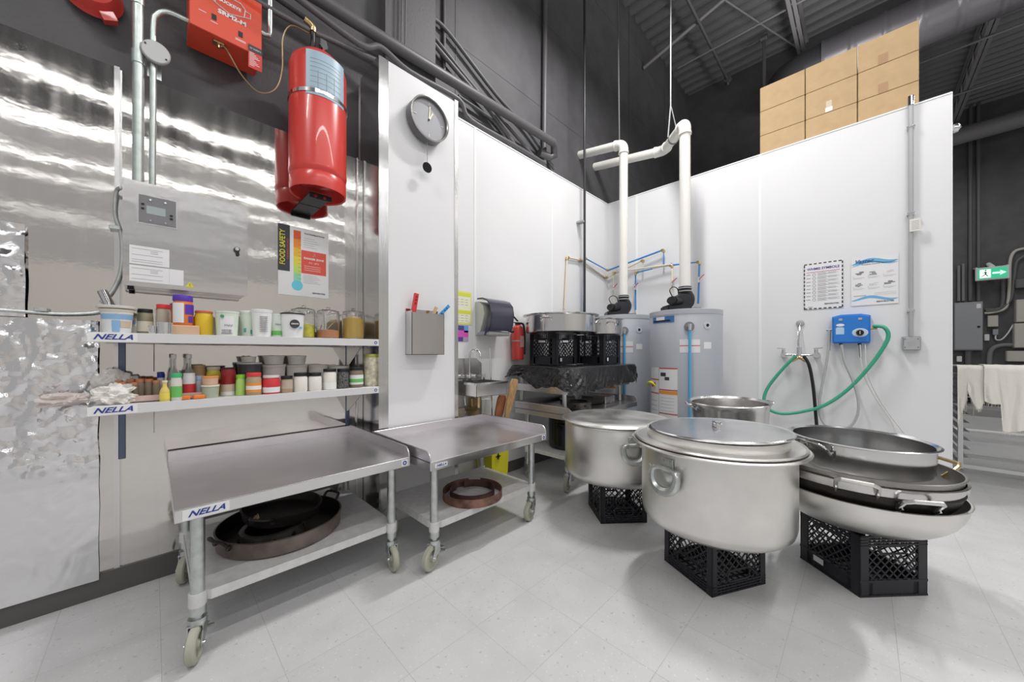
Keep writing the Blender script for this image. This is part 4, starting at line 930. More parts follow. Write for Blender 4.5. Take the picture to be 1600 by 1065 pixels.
# ------------------------------------------------------------------ clock pillar
MY = Matrix.Rotation(PI/2, 4, 'X')
t = thing('pendulum_clock', 'round grey wall clock with a pendulum high on the white pillar', 'clock', (1.353, YP-.012, 2.745)); r = .150
g = G(); g.lathe([(0,0), (r-.006,0), (r,.004), (r,.064), (r-.005,.068), (r-.012,.066), (r-.014,.045), (0,.045)], 64, M=MY); g.obj('clock_case', mat('clock_grey', (.13,.13,.14), .35), t)
g = G(); g.lathe([(r-.013,.0665), (r+.001,.066), (r+.001,.071), (r-.008,.073), (r-.013,.0665)], 64, M=MY); g.obj('rim', mat('clock_rim', (.36,.35,.34), .3, .6), t)
g = G(); g.lathe([(0,.0455), (r-.014,.0455), (r-.014,.047), (0,.047)], 64, M=MY); di = g.obj('dial', mat('dial_grey', (.34,.34,.36), .3), t)
for k in range(4):
    a = k*PI/2; rr = .118; G().bar((rr*math.sin(a), -.0485, rr*math.cos(a)), ((rr-.02)*math.sin(a), -.0485, (rr-.02)*math.cos(a)), .005, .002, up=(0,1,0)).obj('hour_mark', PAPER, di)
HANDM = mat('champagne', (.62,.56,.42), .3, .6)
for a, L, wd, nm in ((R(4), .10, .006, 'minute_hand'), (R(28), .065, .007, 'hour_hand')):
    G().bar((0, -.0505, -.0), (L*math.sin(a), -.0505, L*math.cos(a)), wd, .002, up=(0,1,0)).obj(nm, HANDM, di)
G().tube([(0, -.047, 0), (0, -.054, 0)], .006, 14).obj('hub', BLACK, di)
G().tube([(-.012, -.045, -.14), (-.012, -.045, -.315)], .0018, 8).obj('pendulum_rod', CHROME, t)
g = G(); g.lathe([(0,.040), (.034,.040), (.036,.045), (.034,.050), (0,.050)], 32, c=(-.012, 0, -.335), M=MY); g.obj('pendulum_bob', BLACKG, t)
t = thing('knife_holder', 'polished steel knife pocket fixed on the white pillar', 'holder', (1.335, YP-.001, 1.108)); hw = .128; hd = .085; hh = .295
g = G(); g.box(-hw, hw, -hd, -hd+.003, 0, hh-.01); g.box(-hw, -hw+.003, -hd, 0, 0, hh); g.box(hw-.003, hw, -hd, 0, 0, hh); g.box(-hw, hw, -hd, 0, 0, .003); g.box(-hw, hw, -.003, 0, 0, hh+.02)
g.obj('pocket', mat('mirror_steel', (.66,.65,.64), .07, 1, bump=.004, bscale=5), t)
G().box(-hw+.003, hw-.003, -hd+.004, -.004, hh-.03, hh-.02).obj('slotted_insert', BLACK, t)
def leaner(name, label, cat, base, tip, w, t_, m, extra=None):
    b = Vector(base); v = Vector(tip)-b; th = thing(name, label, cat, base)
    G().bar((0,0,0), v, t_, w, up=(0,1,0)).obj('handle', m, th)
    if extra: extra(th, v)
    return th
def redx(th, v):
    for k in (.55, .70, .85): 
        p = v*k; g = G(); g.tube([p+Vector((0,-.0085,0)), p+Vector((0,-.0105,0))], .007, 14); g.obj('handle_hole', mat('dark_red', (.25,.02,.02), .4), th)
    G().bar(v*-.6, v*0, .022, .0016, up=(0,1,0)).obj('blade', CHROME, th)
leaner('knife', 'knife with red handle in the steel knife pocket', 'knife', (1.238, YP-.045, 1.375), (1.262, YP-.050, 1.525), .016, .030, REDP, redx)
leaner('wooden_spatula', 'wooden handle end sticking out of the knife pocket', 'utensil', (1.385, YP-.05, 1.37), (1.418, YP-.055, 1.445), .010, .022, WOOD)
def bluex(th, v):
    G().bar(v*-.3, v*0, .022, .0016, up=(0,1,0)).obj('blade', CHROME, th)
    for k in (.35, .6, .75): G().bar(v*k+Vector((0,-.0065,0)), v*(k+.07)+Vector((0,-.0065,0)), .012, .001, up=(0,1,0)).obj('handle_print', NAVY, th)
leaner('box_knife', 'blue handled knife leaning far out of the knife pocket', 'knife', (1.420, YP-.05, 1.365), (1.525, YP-.055, 1.465), .012, .022, mat('sky_blue', (.06,.32,.62), .4), bluex)

# ------------------------------------------------------------------ corner wall: papers, towel dispenser, sink, extinguisher
t = thing('yellow_notice', 'white notice with yellow bands on the wall beside the pillar', 'notice', (1.80, YW-.004, 1.355))
G().box(-.10, .10, 0, .001, 0, .275).obj('notice_sheet', mat('notice_yellow', (.72,.74,.22), .6), t)
G().box(-.10, .088, -.0012, 0, .016, .262).obj('notice_field', mat('notice_field', (.80,.80,.62), .6), t)
for z0_, z1_ in ((.235,.262), (.09,.118)): G().box(-.10, .088, -.0022, -.0012, z0_, z1_).obj('header_band', YLAB if False else mat('band_yellow', (.66,.70,.06), .5), t)
g = G()
for k in range(9):
    if k in (4, 5): continue
    for a in (-.06, -.015, .03): g.box(a, a+.03, -.0018, -.0012, .03+.022*k, .033+.022*k)
g.obj('fine_print', INK, t)
t = thing('colour_card', 'small pink, blue and purple card under the yellow notice', 'card', (1.79, YW-.003, 1.215))
for k, (a, b, z0_, z1_, c) in enumerate(((-.07,.03,.09,.13,(.08,.08,.25)), (.03,.075,.075,.13,(.15,.35,.75)), (-.07,.075,.035,.09,(.62,.10,.48)), (-.07,.02,.0,.035,(.10,.05,.28)), (.02,.075,.0,.035,(.40,.36,.48)))):
    G().box(a, b, -.002, 0, z0_, z1_).obj('colour_field', mat('card_%d' % k, c, .4), t)
t = thing('towel_dispenser', 'smoky grey paper towel dispenser above the hand sink', 'dispenser', (2.065, YW-.001, 1.265))
prof = [(0,0), (0,.29), (-.03,.315), (-.10,.32), (-.17,.30), (-.215,.25), (-.225,.18), (-.215,.10), (-.19,.03), (-.17,.0), (-.13,.03), (-.09,.045), (-.05,.05)]
g = G(); g.prism([(a*.75, b) for a, b in prof[:2]]+[(a*.75, b) for a, b in ((-.06,.29),(-.14,.25),(-.16,.18),(-.12,.09),(-.08,.03))], (-.125, 0, 0), (0,1,0), (0,0,1), (1,0,0), .25); g.obj('back_housing', mat('disp_grey', (.55,.57,.55), .35), t)
n = 10; cov = [(-.035,.318), (-.10,.318), (-.165,.295), (-.205,.25), (-.218,.18), (-.205,.09), (-.185,.04)]
inn = [(-.180,.045), (-.197,.095), (-.208,.18), (-.197,.244), (-.16,.285), (-.10,.306), (-.035,.308)]
g = G(); g.prism(cov+inn, (-.132, 0, 0), (0,1,0), (0,0,1), (1,0,0), .264); g.prism(cov+[(-.16,.10), (-.12,.26)], (.124, 0, 0), (0,1,0), (0,0,1), (1,0,0), .008); g.prism([(-.218,.18), (-.205,.09), (-.185,.04), (-.13,.0), (-.15,.07), (-.17,.15)], (-.134, 0, 0), (0,1,0), (0,0,1), (1,0,0), .012)
g.obj('front_cover', mat('smoky_cover', (.055,.055,.085), .18, coat=.3), t)
g = G(); g.box(-.13, .13, -.175, -.03, .0, .035, .008, 2); g.obj('paper_slot', mat('disp_low', (.35,.36,.37), .35), t)
g = G(); g.tube([(.12, -.16, .05), (.15, -.17, .04), (.165, -.18, .045)], .012, 10); g.obj('crank_knob', BLACK, t)
t = thing('hand_sink', 'small wall-hung stainless hand sink under the towel dispenser', 'sink', (1.84, YW, .79)); sw = .155; sd = .33
g = G(); th = .003
for (a, b, c, d_) in ((-sw, sw, -sd, -sd+th), (-sw, sw, -.03-th, -.03)): g.box(a, b, c, d_, 0, .092)
for a in (-sw, sw-th): g.box(a, a+th, -sd, -.03, 0, .092)
g.box(-sw, sw, -sd, -.03, -.0, .003); g.obj('basin', STEEL, t)
g = G(); g.box(-sw-.012, sw+.012, -sd-.012, -sd+.012, .088, .104, .003, 2); g.box(-sw-.012, -sw+.012, -sd, -.002, .088, .104, .003, 2); g.box(sw-.012, sw+.012, -sd, -.002, .088, .104, .003, 2); g.box(-sw, sw, -.07, -.002, .088, .104); g.obj('rolled_rim', STEELB, t)
g = G(); g.prism([(-sw-.01, .10), (sw+.01, .10), (sw+.01, .24), (sw-.05, .285), (-sw-.01, .285)], (0, -.012, 0), (1,0,0), (0,0,1), (0,1,0), .010); g.obj('backsplash', STEEL, t)
g = G(); g.tube(curve([(.0,-.05,.12), (.0,-.052,.26), (.0,-.06,.33), (.02,-.09,.355), (.04,-.125,.34), (.045,-.14,.30), (.045,-.14,.285)], 6), .0085, 12); g.obj('gooseneck_spout', CHROME, t)
g = G(); g.tube([(-.06,-.05,.135), (.06,-.05,.135)], .013, 12); g.tube([(0,-.05,.105), (0,-.05,.16)], .016, 14)
for s in (-1, 1): g.tube([(s*.06,-.012,.135), (s*.06,-.07,.135)], .014, 12)
g.obj('faucet_body', CHROME, t)
for s in (-1, 1):
    g = G(); g.tube([(s*.06,-.07,.135), (s*.11,-.085,.145)], .0065, 10); g.obj('tap_lever', CHROME, t)
G().box(-sw+.02, -sw+.07, -.0135, -.012, .235, .262).obj('sticker', WHITE, t)
g = G(); g.tube([(0,-.17,0), (0,-.17,-.10), (0,-.10,-.14), (0,-.02,-.14)], .020, 14); g.obj('drain_trap', BRASS, t)
for a in (-.05, .06): 
    g = G(); g.tube(curve([(a,-.05,.08), (a,-.05,-.05), (a+.02,-.04,-.14), (a,-.02,-.18)], 6), .007, 10); g.obj('supply_line', CHROME, t)
G().box(.02, .10, -.06, -.01, -.22, -.05, .004).obj('valve_pair', BRASS, t)
G().tube([(.115, -.10, .05), (.115, -.10, .155)], .009, 14).obj('overflow_tube', CHROME, t)
G().box(-.13, -.05, -.06, -.001, -.30, -.12, .004).obj('pipe_shroud', mat('beige_box', (.50,.44,.34), .5), t)
o = G().box(-.05, .05, -.045, -.001, 0, .30, .004).obj('white_bottle_holder', mat('wall_box_white', (.62,.64,.62), .4)); o.location = (2.03, YW, .42); tag(o, 'pale box on the wall below the hand sink', 'box')
t = thing('stirring_rod', 'slim metal rod with white end leaning at the hand sink', 'rod', (2.045, 2.255, .04))
G().tube([(0,0,.25), (.0,.04,1.12)], .0065, 10).obj('shaft', CHROME, t); G().tube([(0,-.004,.0), (0,.0,.26)], .011, 10).obj('grip', WOOD, t)
t = thing('fire_extinguisher', 'red fire extinguisher on the wall behind the stacked crates', 'extinguisher', (2.40, 2.303, 1.055))
g = G(); g.lathe([(0,0), (.05,0), (.057,.012), (.057,.26), (.050,.30), (.02,.325), (0,.325)], 32); g.obj('cylinder', RED, t)
g = G(); g.box(-.02, .02, -.02, .02, .325, .35, .004); g.bar((0,0,.36), (-.07,-.01,.40), .018, .006); g.bar((0,0,.34), (-.06,-.01,.345), .018, .006); g.obj('handle', BLACK, t)
g = G(); g.tube(curve([(.02,0,.34), (.055,-.02,.33), (.062,-.03,.24), (.06,-.03,.12), (.06,-.03,.05)], 6), .010, 10); g.obj('hose', BLACK, t)
G().bar((-.002,-.0575,.12), (-.002,-.0575,.22), .05, .001, up=(0,1,0)).obj('label', mat('pale_label', (.62,.35,.32), .5), t)
G().lathe([(.0575,.17), (.060,.17), (.060,.18), (.0575,.18)], 24).obj('strap', GREYM, t)
# yellow bin, paddles
t = thing('yellow_bin', 'bright yellow plastic bin behind the table with the rusty rings', 'bin', (2.0, 2.21, 0))
g = G(); V = [(-.10,-.10), (.10,-.10), (.10,.10), (-.10,.10)]
b = g.b; lo_ = [b.verts.new((x*.85, y*.85, .01)) for x, y in V]; hi = [b.verts.new((x, y, .46)) for x, y in V]; hi2 = [b.verts.new((x*.92, y*.92, .46)) for x, y in V]; lo2 = [b.verts.new((x*.78, y*.78, .02)) for x, y in V]
b.faces.new(lo_); b.faces.new(lo2)
for k in range(4):
    k2 = (k+1) % 4; b.faces.new((lo_[k], lo_[k2], hi[k2], hi[k])); b.faces.new((hi[k], hi[k2], hi2[k2], hi2[k])); b.faces.new((hi2[k], hi2[k2], lo2[k2], lo2[k]))
g.obj('bin_body', YEL, t, sharp=20)
g = G(); g.tube([(-.03,-.097,.28), (-.03,-.107,.28)], .012, 10); g.bar((-.055,-.101,.28), (-.005,-.101,.28), .006, .006); g.bar((-.03,-.101,.255), (-.03,-.101,.305), .006, .006); g.obj('black_emblem', BLACK, t)
def paddle(label, base, top, m, w=.05):
    b_ = Vector(base); v = Vector(top)-b_; t = thing('wooden_paddle', label, 'paddle', base, 0, 'wooden paddles by the hand sink')
    L = v.length; poly = [(-.013,0), (.013,0), (.012,L*.62), (.03,L*.70), (w,L*.80), (w,L*.96), (w*.7,L), (-w*.7,L), (-w,L*.96), (-w,L*.80), (-.03,L*.70), (-.012,L*.62)]
    az = v.normalized(); ax = Vector((1,0,0)); ax = (ax-az*ax.dot(az)).normalized()
    G().prism(poly, (0,0,0), ax, az, ax.cross(az), .014).obj('paddle_board', m, t); return t
paddle('pale worn wooden paddle standing upright between sink and black-draped table', (1.985, 2.215, .05), (2.090, 2.045, .905), WOOD, .042)
paddle('reddish wooden paddle behind the pale worn one', (1.95, 2.24, .05), (2.01, 2.11, .775), WOODR, .045)

# ------------------------------------------------------------------ draped table with crates and pots, black pot below
BT = (2.335, 3.42, 1.665, 2.30, 1.0)
t = thing('draped_table', 'tall steel table draped in black plastic, carrying crates and pots', 'table', (2.88, 1.98, 0)); T = Matrix.Translation((-2.88, -1.98, 0))
G().box(BT[0], BT[1], BT[2], BT[3], .955, .998, .003).obj('table_top', STEEL, t, xf=T)
for lx, ly in ((2.42,1.78), (3.36,1.78), (2.42,2.27), (3.36,2.27)): G().tube([(lx,ly,.635), (lx,ly,.955)], .019, 16).obj('leg', GALV, t, xf=T)
G().box(2.345, 3.41, 1.70, 1.712, .80, .84).obj('front_rail', STEEL, t, xf=T)
G().box(2.345, 2.352, 1.70, 2.28, .78, .84).obj('side_rail', STEEL, t, xf=T)
# the black sheet: top, then falling over the edge with folds
per = []
x0, x1, y0, y1, zt = BT[0]-.012, BT[1]+.012, BT[2]-.012, BT[3]+.0, 1.004
path = [(x0, y1), (x0, y0), (x1, y0), (x1, y1)]
segl = [math.dist(path[i], path[i+1]) for i in range(3)]; tot = sum(segl); cc = .035
def edge(u):
    s = u*tot
    for i in range(3):
        if s <= segl[i] or i == 2:
            f = min(1, s/segl[i]); a, b = path[i], path[i+1]; return Vector((a[0]+(b[0]-a[0])*f, a[1]+(b[1]-a[1])*f, 0)), [(-1,0),(0,-1),(1,0)][i], s
        s -= segl[i]
u1 = segl[0]/tot; u2 = (segl[0]+segl[1])/tot
def bagf(u, v):
    p, nrm, s = edge(u); n1 = Vector((*nrm, 0))
    # blend normals at corners
    for uc, m0, m1 in ((u1, (-1,0), (0,-1)), (u2, (0,-1), (1,0))):
        d = (u-uc)/.045
        if abs(d) < 1: f = .5+.5*d; n1 = (Vector((*m0,0))*(1-f)+Vector((*m1,0))*f).normalized()
    if v < .12:
        f = 1-v/.12; q = p-n1*(.10*f); wr = abs(noise.noise(Vector((q.x*9, q.y*9, 2))))*.006
        return Vector((q.x, q.y, zt+.003+wr*f))
    f = (v-.12)/.88
    if u < u1: drop = .11+.10*(u/u1)**1.5-.03*math.sin(u/u1*9)
    elif u < u2: 
        w_ = (u-u1)/(u2-u1); drop = .215-.055*w_+.02*math.exp(-((w_-.02)/.08)**2)+.03*math.exp(-((w_-1)/.03)**2)
    else: drop = .16
    drop *= 1+.10*noise.noise(Vector((u*40, 0, 1)))
    folds = noise.noise(Vector((u*17, f*.8, 3)))*.034+abs(noise.noise(Vector((u*34+f*2.5, f*1.9, 5))))*.022+abs(noise.noise(Vector((u*60-f*5, f*4, 8))))*.009
    k = 1+1.9*max(0, 1-abs(u-u1)/.12)+1.2*max(0, 1-u/.18)
    out = .004+f*.015+f**.6*(folds*k+.012*k)+ (.05*f*max(0, 1-abs(u-u1)/.06))
    side = noise.noise(Vector((u*30, f*3, 9)))*.012*f
    tang = Vector((-n1.y, n1.x, 0))
    return Vector((p.x, p.y, zt-drop*f))+n1*out+tang*side
g = G(); g.grid(420, 34, bagf); g.grid(1, 1, lambda u, v: Vector((x0+.05+(x1-x0-.1)*u, y0+.05+(y1-y0-.05)*v, zt+.002)))
o = g.obj('black_plastic_sheet', BAGM, sharp=70); tag(o, 'wrinkled black plastic sheet draped over the tall table', 'sheet')
ca = thing('milk_crate', 'black milk crate on the draped table under the wide lidded pot', 'crate', (2.675, 2.095, 1.012)); crate_parts(ca, .33, .31, .283, 1)
g = G(); g.bar((-.11, -.162, .045), (-.085, -.162, .045), .0015, .03, up=(0,0,1)); lab(g.obj('paper_label', PAPER, ca), 'small white paper label')
cb = dup(ca, (3.16, 1.905, 1.012), 0, 'black milk crate on the draped table under the narrower pot')
def lowpot(label, c, r, z, h, lidr, m, hd=()):
    t = thing('cooking_pot', label, 'pot', (*c, z))
    g = G(); g.lathe([(0,0), (r-.012,0), (r-.002,.008), (r,.03), (r,h), (r+.006,h+.004), (r-.004,h), (r-.005,.02), (0,.008)], 72); g.obj('pot_body', m, t)
    g = G(); g.lathe([(r+.004,h+.004), (lidr,h+.006), (lidr+.002,h+.012), (lidr-.01,h+.014), (r*.6,h+.016), (0,h+.017), (0,h+.006)], 72); g.obj('flat_cover', STEELB, t)
    for a in hd:
        g = G(); loop_handle(g, a, r, h-.05, .045, .035, .02, .0055); g.obj('handle', CHROME, t)
    return t
lowpot('wide shallow steel pot with overhanging cover, on the crate nearer the pillar', (2.635, 1.985), .315, 1.297, .150, .345, STEELB, (R(195), R(-48)))
lowpot('narrower deep steel pot with lid, on the crate nearer the water heaters', (3.20, 1.88), .195, 1.297, .145, .205, STEELB, (R(235), R(0)))
t = thing('black_enamel_pot', 'glossy black pot on the undershelf below the draped table', 'pot', (2.62, 1.90, .282)); r = .165
g = G(); g.lathe([(0,0), (r-.015,0), (r-.004,.012), (r,.04), (r,.255), (r+.014,.262), (r+.014,.270), (r+.004,.274), (r-.004,.26), (r-.006,.03), (0,.01)], 56); g.obj('pot_body', BLACKG, t)
for a in (R(200), R(20)):
    g = G(); loop_handle(g, a, r, .21, .04, .035, .01, .006); g.obj('handle', BLACKG, t)
t = thing('gas_burner', 'sooty gas burner with a round-holed ring between the draped table and the low table', 'burner', (2.66, 1.80, .632)); r = .11
g = G(); g.lathe([(r-.03,.0), (r,.0), (r+.004,.005), (r-.002,.055), (r-.02,.062), (r-.03,.058), (r-.006,.05), (r-.03,.0)], 40); g.obj('ring_wall', mat('sooty_steel', (.12,.11,.105), .4, .7), t)
for k in range(8):
    a = 2*PI*k/8+.3; G().tube([((r-.004)*math.cos(a), (r-.004)*math.sin(a), .03), ((r+.004)*math.cos(a), (r+.004)*math.sin(a), .03)], .010, 10).obj('air_hole', BLACK, t)
o = G().box(-.09, .09, -.07, .07, 0, .07, .004).obj('steel_box', STEEL); o.location = (3.12, 1.82, .632); tag(o, 'small steel box on the low table under the draped one', 'box')
o = G().lathe([(0,0), (.20,0), (.215,.012), (.22,.035), (.21,.03), (0,.02)], 48).obj('burnt_tray', IRON); o.location = (2.98, 1.98, .632); tag(o, 'round burnt black tray lying on the low table', 'tray')

# ------------------------------------------------------------------ water heaters and their plumbing
def heater(label, c, ztop_, a0, detail):
    t = thing('water_heater', label, 'heater', (*c, 0)); r = .32
    g = G(); g.lathe([(0,.02), (r,.02), (r,.06), (r,ztop_-.012), (r-.004,ztop_-.004), (r-.015,ztop_), (0,ztop_)], 80); g.obj('tank_jacket', HEAT, t)
    g = G(); g.lathe([(r+.0005,ztop_-.045), (r+.003,ztop_-.043), (r+.003,ztop_-.002), (r-.02,ztop_+.004), (0,ztop_+.004)], 80); g.obj('top_cap', mat('heater_cap', (.46,.48,.52), .4, .2), t)
    def patch(da, w_, z0_, z1_, m, nm, off=.0012):
        g = G(); n = max(2, int(w_/4)); g.grid(n, 1, lambda u, v: Vector(((r+off)*math.cos(R(a0+da+w_*u)), (r+off)*math.sin(R(a0+da+w_*u)), z0_+(z1_-z0_)*v))); return g.obj(nm, m, t)
    # a0 points to the camera side; angles grow to the right in the picture
    if detail: 
        patch(-42, 44, ztop_-.115, ztop_-.055, mat('badge_blue', (.04,.16,.42), .35), 'brand_badge', .002); patch(-32, 18, ztop_-.10, ztop_-.06, PAPER, 'badge_field', .003); patch(-40, 36, ztop_-.105, ztop_-.09, BLACK, 'badge_bar', .0036)
    patch(10, 30, 1.12, 1.24, PAPER, 'paper_label'); patch(10, 30, 1.18, 1.187, REDP, 'label_stripe', .002)
    patch(46, 13, 1.155, 1.215, PAPER, 'paper_label')
    patch(-50, 24, .35, .98, PAPER, 'instruction_sheet'); patch(-25, 32, .35, .98, PAPER, 'instruction_sheet')
    for z in (.86, .73): patch(-50, 24, z, z+.010, mat('stripe_red', (.50,.06,.05), .5), 'label_stripe', .002)
    for z in (.97, .77, .55, .40): patch(-25, 32, z, z+.010, mat('stripe_red', (.5,.06,.05), .5), 'label_stripe', .002)
    patch(-25, 32, .735, .765, OLAB, 'label_stripe', .002)
    for (a, b, c_, d_) in ((-22,10,.90,.935), (-14,8,.865,.895), (-47,6,.79,.83), (-40,6,.80,.835)): patch(a, b, c_, d_, INKD if a > -30 else REDP, 'pictogram', .002)
    for k in range(6): patch(-48, 18, .66-.045*k, .664-.045*k, INK, 'fine_print', .002); patch(-22, 24, .70-.03*k, .7025-.03*k, INK, 'fine_print', .002)
    ar = R(a0+24); p = Vector((math.cos(ar)*r, math.sin(ar)*r, 1.355)); n_ = Vector((math.cos(ar), math.sin(ar), 0))
    g = G(); g.tube([p-n_*.01, p+n_*.006], .042, 24); g.obj('valve_collar', GREYD, t)
    g = G(); g.tube([p, p+n_*.05], .016, 14); g.tube([p+n_*.04+Vector((0,0,.02)), p+n_*.04-Vector((0,0,.035))], .015, 14); g.obj('relief_valve', CHROME, t)
    q = p+n_*.04; g = G(); g.tube([q-Vector((0,0,.03)), Vector((q.x, q.y, .06))], .012, 14); g.obj('discharge_tube', mat('sky_tube', (.10,.42,.72), .35), t)
    ar = R(a0+52); p = Vector((math.cos(ar)*r, math.sin(ar)*r, 1.365)); n_ = Vector((math.cos(ar), math.sin(ar), 0))
    g = G(); g.tube([p-n_*.01, p+n_*.003], .034, 24); g.obj('port_ring', mat('port_ring', (.55,.58,.62), .4), t)
    g = G(); g.tube([p-n_*.01, p+n_*.006], .013, 16); g.obj('port_plug', BLACK, t)
    # power vent blower, its motor side turned to the corner
    BM = Matrix.Translation((0,0,ztop_+.004)) @ Matrix.Rotation(R(-48), 4, 'Z') @ Matrix.Diagonal((1.2,1.2,1.0,1)); 
    z = 0.0; g = G(); g.box(-.17, .02, -.09, .08, z, z+.06, .012, 2); g.box(-.12, .10, -.08, .08, z, z+.03, .005); g.obj('blower_base', BLACKP, t, xf=BM)
    g = G(); P = curve([(-.02,0,z+.03), (.02,0,z+.08), (.03,0,z+.14), (0,0,z+.20), (0,0,z+.235)], 6); g.tube(P, .045, 20); g.lathe([(.0,0), (.075,.0), (.085,.012), (.075,.05), (0,.055)], 28, c=(-.03,-.02,z+.09), M=Matrix.Rotation(PI/2, 4, 'X') @ Matrix.Rotation(.0, 4, 'X')); g.obj('blower_housing', BLACKP, t, xf=BM, sharp=50)
    g = G(); g.tube([(-.05,-.03,z+.095), (-.14,-.10,z+.095)], .042, 20); g.tube([(-.14,-.10,z+.095), (-.155,-.112,z+.095)], .036, 20); g.obj('blower_motor', BLACK, t, xf=BM)
    for zz in (z+.195, z+.225): G().lathe([(.049,0), (.054,0), (.054,.009), (.049,.009)], 28, c=(0,0,zz)).obj('hose_clamp', GREYM, t, xf=BM)
    G().tube([(0,0,z+.18), (0,0,z+.245)], .049, 24).obj('rubber_coupling', BLACK, t, xf=BM)
    g = G(); g.tube(curve([(-.13,-.09,z+.12), (-.16,-.10,z+.19), (-.12,-.07,z+.23), (-.07,-.03,z+.215), (-.05,0,z+.14)], 6), .004, 8); g.obj('power_cord', BLACK, t, xf=BM)
    return t
ZH = 1.515
WA, WB = (3.66, 1.245), (3.825, 1.975)
heater('tall grey water heater standing clear of the draped table, its label sheets facing out', WA, ZH, 180+9-8, True)
heater('grey water heater half hidden behind the crates and pots, deep in the corner', WB, ZH+.015, 180+9-4, False)
def vent(label, pts, r, joints):
    t = thing('vent_pipe', label, 'pipe', pts[0]); inv = Matrix.Translation(-Vector(pts[0]))
    # rounded elbows
    P = [Vector(p) for p in pts]; out = [P[0]]
    for i in range(1, len(P)-1):
        a = (P[i-1]-P[i]).normalized(); b_ = (P[i+1]-P[i]).normalized(); k = .075
        for s in range(7):
            f = s/6; out.append((P[i]+a*k)*(1-f)**2+P[i]*2*f*(1-f)+(P[i]+b_*k)*f*f)
    out.append(P[-1])
    G().tube(out, r, 28).obj('pipe_run', PVC, t, xf=inv)
    for i in range(1, len(P)-1):
        a = (P[i-1]-P[i]).normalized(); b_ = (P[i+1]-P[i]).normalized(); k = .075; el = []
        for s in range(9):
            f = s/8; el.append((P[i]+a*k)*(1-f)**2+P[i]*2*f*(1-f)+(P[i]+b_*k)*f*f)
        el = [P[i]+a*(k+.03)]+el+[P[i]+b_*(k+.03)]
        G().tube(el, r+.006, 28).obj('elbow', PVC, t, xf=inv)
        for d_ in (a, b_): G().tube([P[i]+d_*(k+.018), P[i]+d_*(k+.036)], r+.010, 28).obj('elbow_hub', PVC, t, xf=inv)
    for a, b_ in joints: G().tube([Vector(a), Vector(b_)], r+.004, 28).obj('rubber_strap', GREYD, t, xf=inv)
    return t
vA = vent('white plastic vent pipe rising from the clear-standing heater and bending twice to the wall', [(WA[0], WA[1], ZH+.24), (WA[0], WA[1], 3.36), (4.20, 1.66, 3.48), (4.22, 2.60, 3.64)], .050, [((3.93,1.45,3.415), (3.945,1.462,3.418))])
vB = vent('white plastic vent pipe rising from the corner heater and bending straight to the wall', [(WB[0], WB[1], ZH+.255), (WB[0]-.0, WB[1], 3.53), (3.86, 2.60, 3.66)], .048, [])
pipe('hanger_rod', 'slim grey rod hanging from the roof to the corner vent pipe', 'rod', [(3.83, 2.03, 3.60), (3.75, 2.02, 6.42)], .008, DARKP)
pipe('hanger_rod', 'pale looped cable hanging from the roof to the twice-bent vent pipe', 'rod', [(3.90, 1.50, 3.44), (3.87, 1.46, 3.75), (3.80, 1.43, 6.42)], .007, GREYM)
pipe('hanger_rod', 'second thin strand joining the looped cable above the twice-bent vent pipe', 'rod', [(3.98, 1.42, 3.44), (3.875, 1.46, 3.75)], .005, GREYM)
pipe('gas_pipe', 'long thin black pipe running from the roof down in front of the white corner wall', 'pipe', [(3.50, 2.29, 1.0), (3.50, 2.29, 6.4)], .014, mat('black_pipe', (.03,.03,.035), .35), extra=[('bracket', GREYM, lambda g: g.box(3.45, 3.52, 2.285, 2.37, 2.62, 2.64))])
def pex(label, pts, m, r=.0105, fit=BRASS):
    P = [Vector(p) for p in pts]; t = thing('water_pipe', label, 'pipe', P[0]); inv = Matrix.Translation(-P[0])
    G().tube(P, r, 12).obj('pipe_run', m, t, xf=inv)
    for i in range(1, len(P)-1):
        a = (P[i-1]-P[i]).normalized(); b_ = (P[i+1]-P[i]).normalized()
        G().tube([P[i]+a*.03, P[i]+a*.002, P[i]+b_*.002, P[i]+b_*.03], r+.0045, 12).obj('elbow', fit, t, xf=inv)
    return t
W2 = 2.33; X2 = 4.12
pex('blue water pipe climbing the corner wall and running high over to the cross wall', [on_y(912, 490, W2), on_y(914, 403, W2), (4.09, W2, 2.17), on_x(1037, 390, X2), on_x(1037, 413, X2)], PEXB)
pex('cream water pipe climbing the corner wall beside the dispenser and running to the cross wall', [on_y(882, 482, 2.352), on_y(886, 402, 2.352), on_y(907, 406, 2.352), (4.09, 2.352, 2.08), on_x(1005, 406, X2), on_x(1005, 420, X2)], PEXW)
pex('blue water pipe running low along the cross wall, dropping at the corner heater', [on_x(1050, 412, X2), on_x(993, 426, X2-.01), on_x(993, 484, X2-.01)], PEXB)
pex('blue water pipe dropping from the cross wall run to the clear-standing heater', [on_x(1050, 414, X2-.03), on_x(1093, 409, X2-.03), on_x(1091, 474, X2-.03)], PEXB)
pex('cream water pipe along the cross wall, dropping behind the corner heater', [on_x(1048, 413, X2-.06), on_x(959, 425, X2-.06), on_x(958, 470, X2-.06)], PEXW)
pex('short cream water pipe dropping between the two vent pipes', [on_x(1020, 419, X2-.05), on_x(1050, 414, X2-.05), on_x(1050, 460, X2-.05)], PEXW)
for p, s_ in ((on_x(992, 449, X2-.03), 'over the corner heater'), (on_x(1093, 437, X2-.05), 'over the clear-standing heater'), (on_x(960, 450, X2-.08), 'on the cream pipe behind the corner vent pipe'), (on_x(1051, 442, X2-.07), 'on the cream pipe next to the clear-standing heater')):
    t = thing('shutoff_valve', 'small red-levered shutoff valve '+s_, 'valve', p)
    G().tube([(0,0,-.03), (0,0,.03)], .016, 12).obj('valve_body', CHROME, t); G().bar((-.02,0,0), (-.03,-.055,.045), .012, .004).obj('lever', REDP, t)
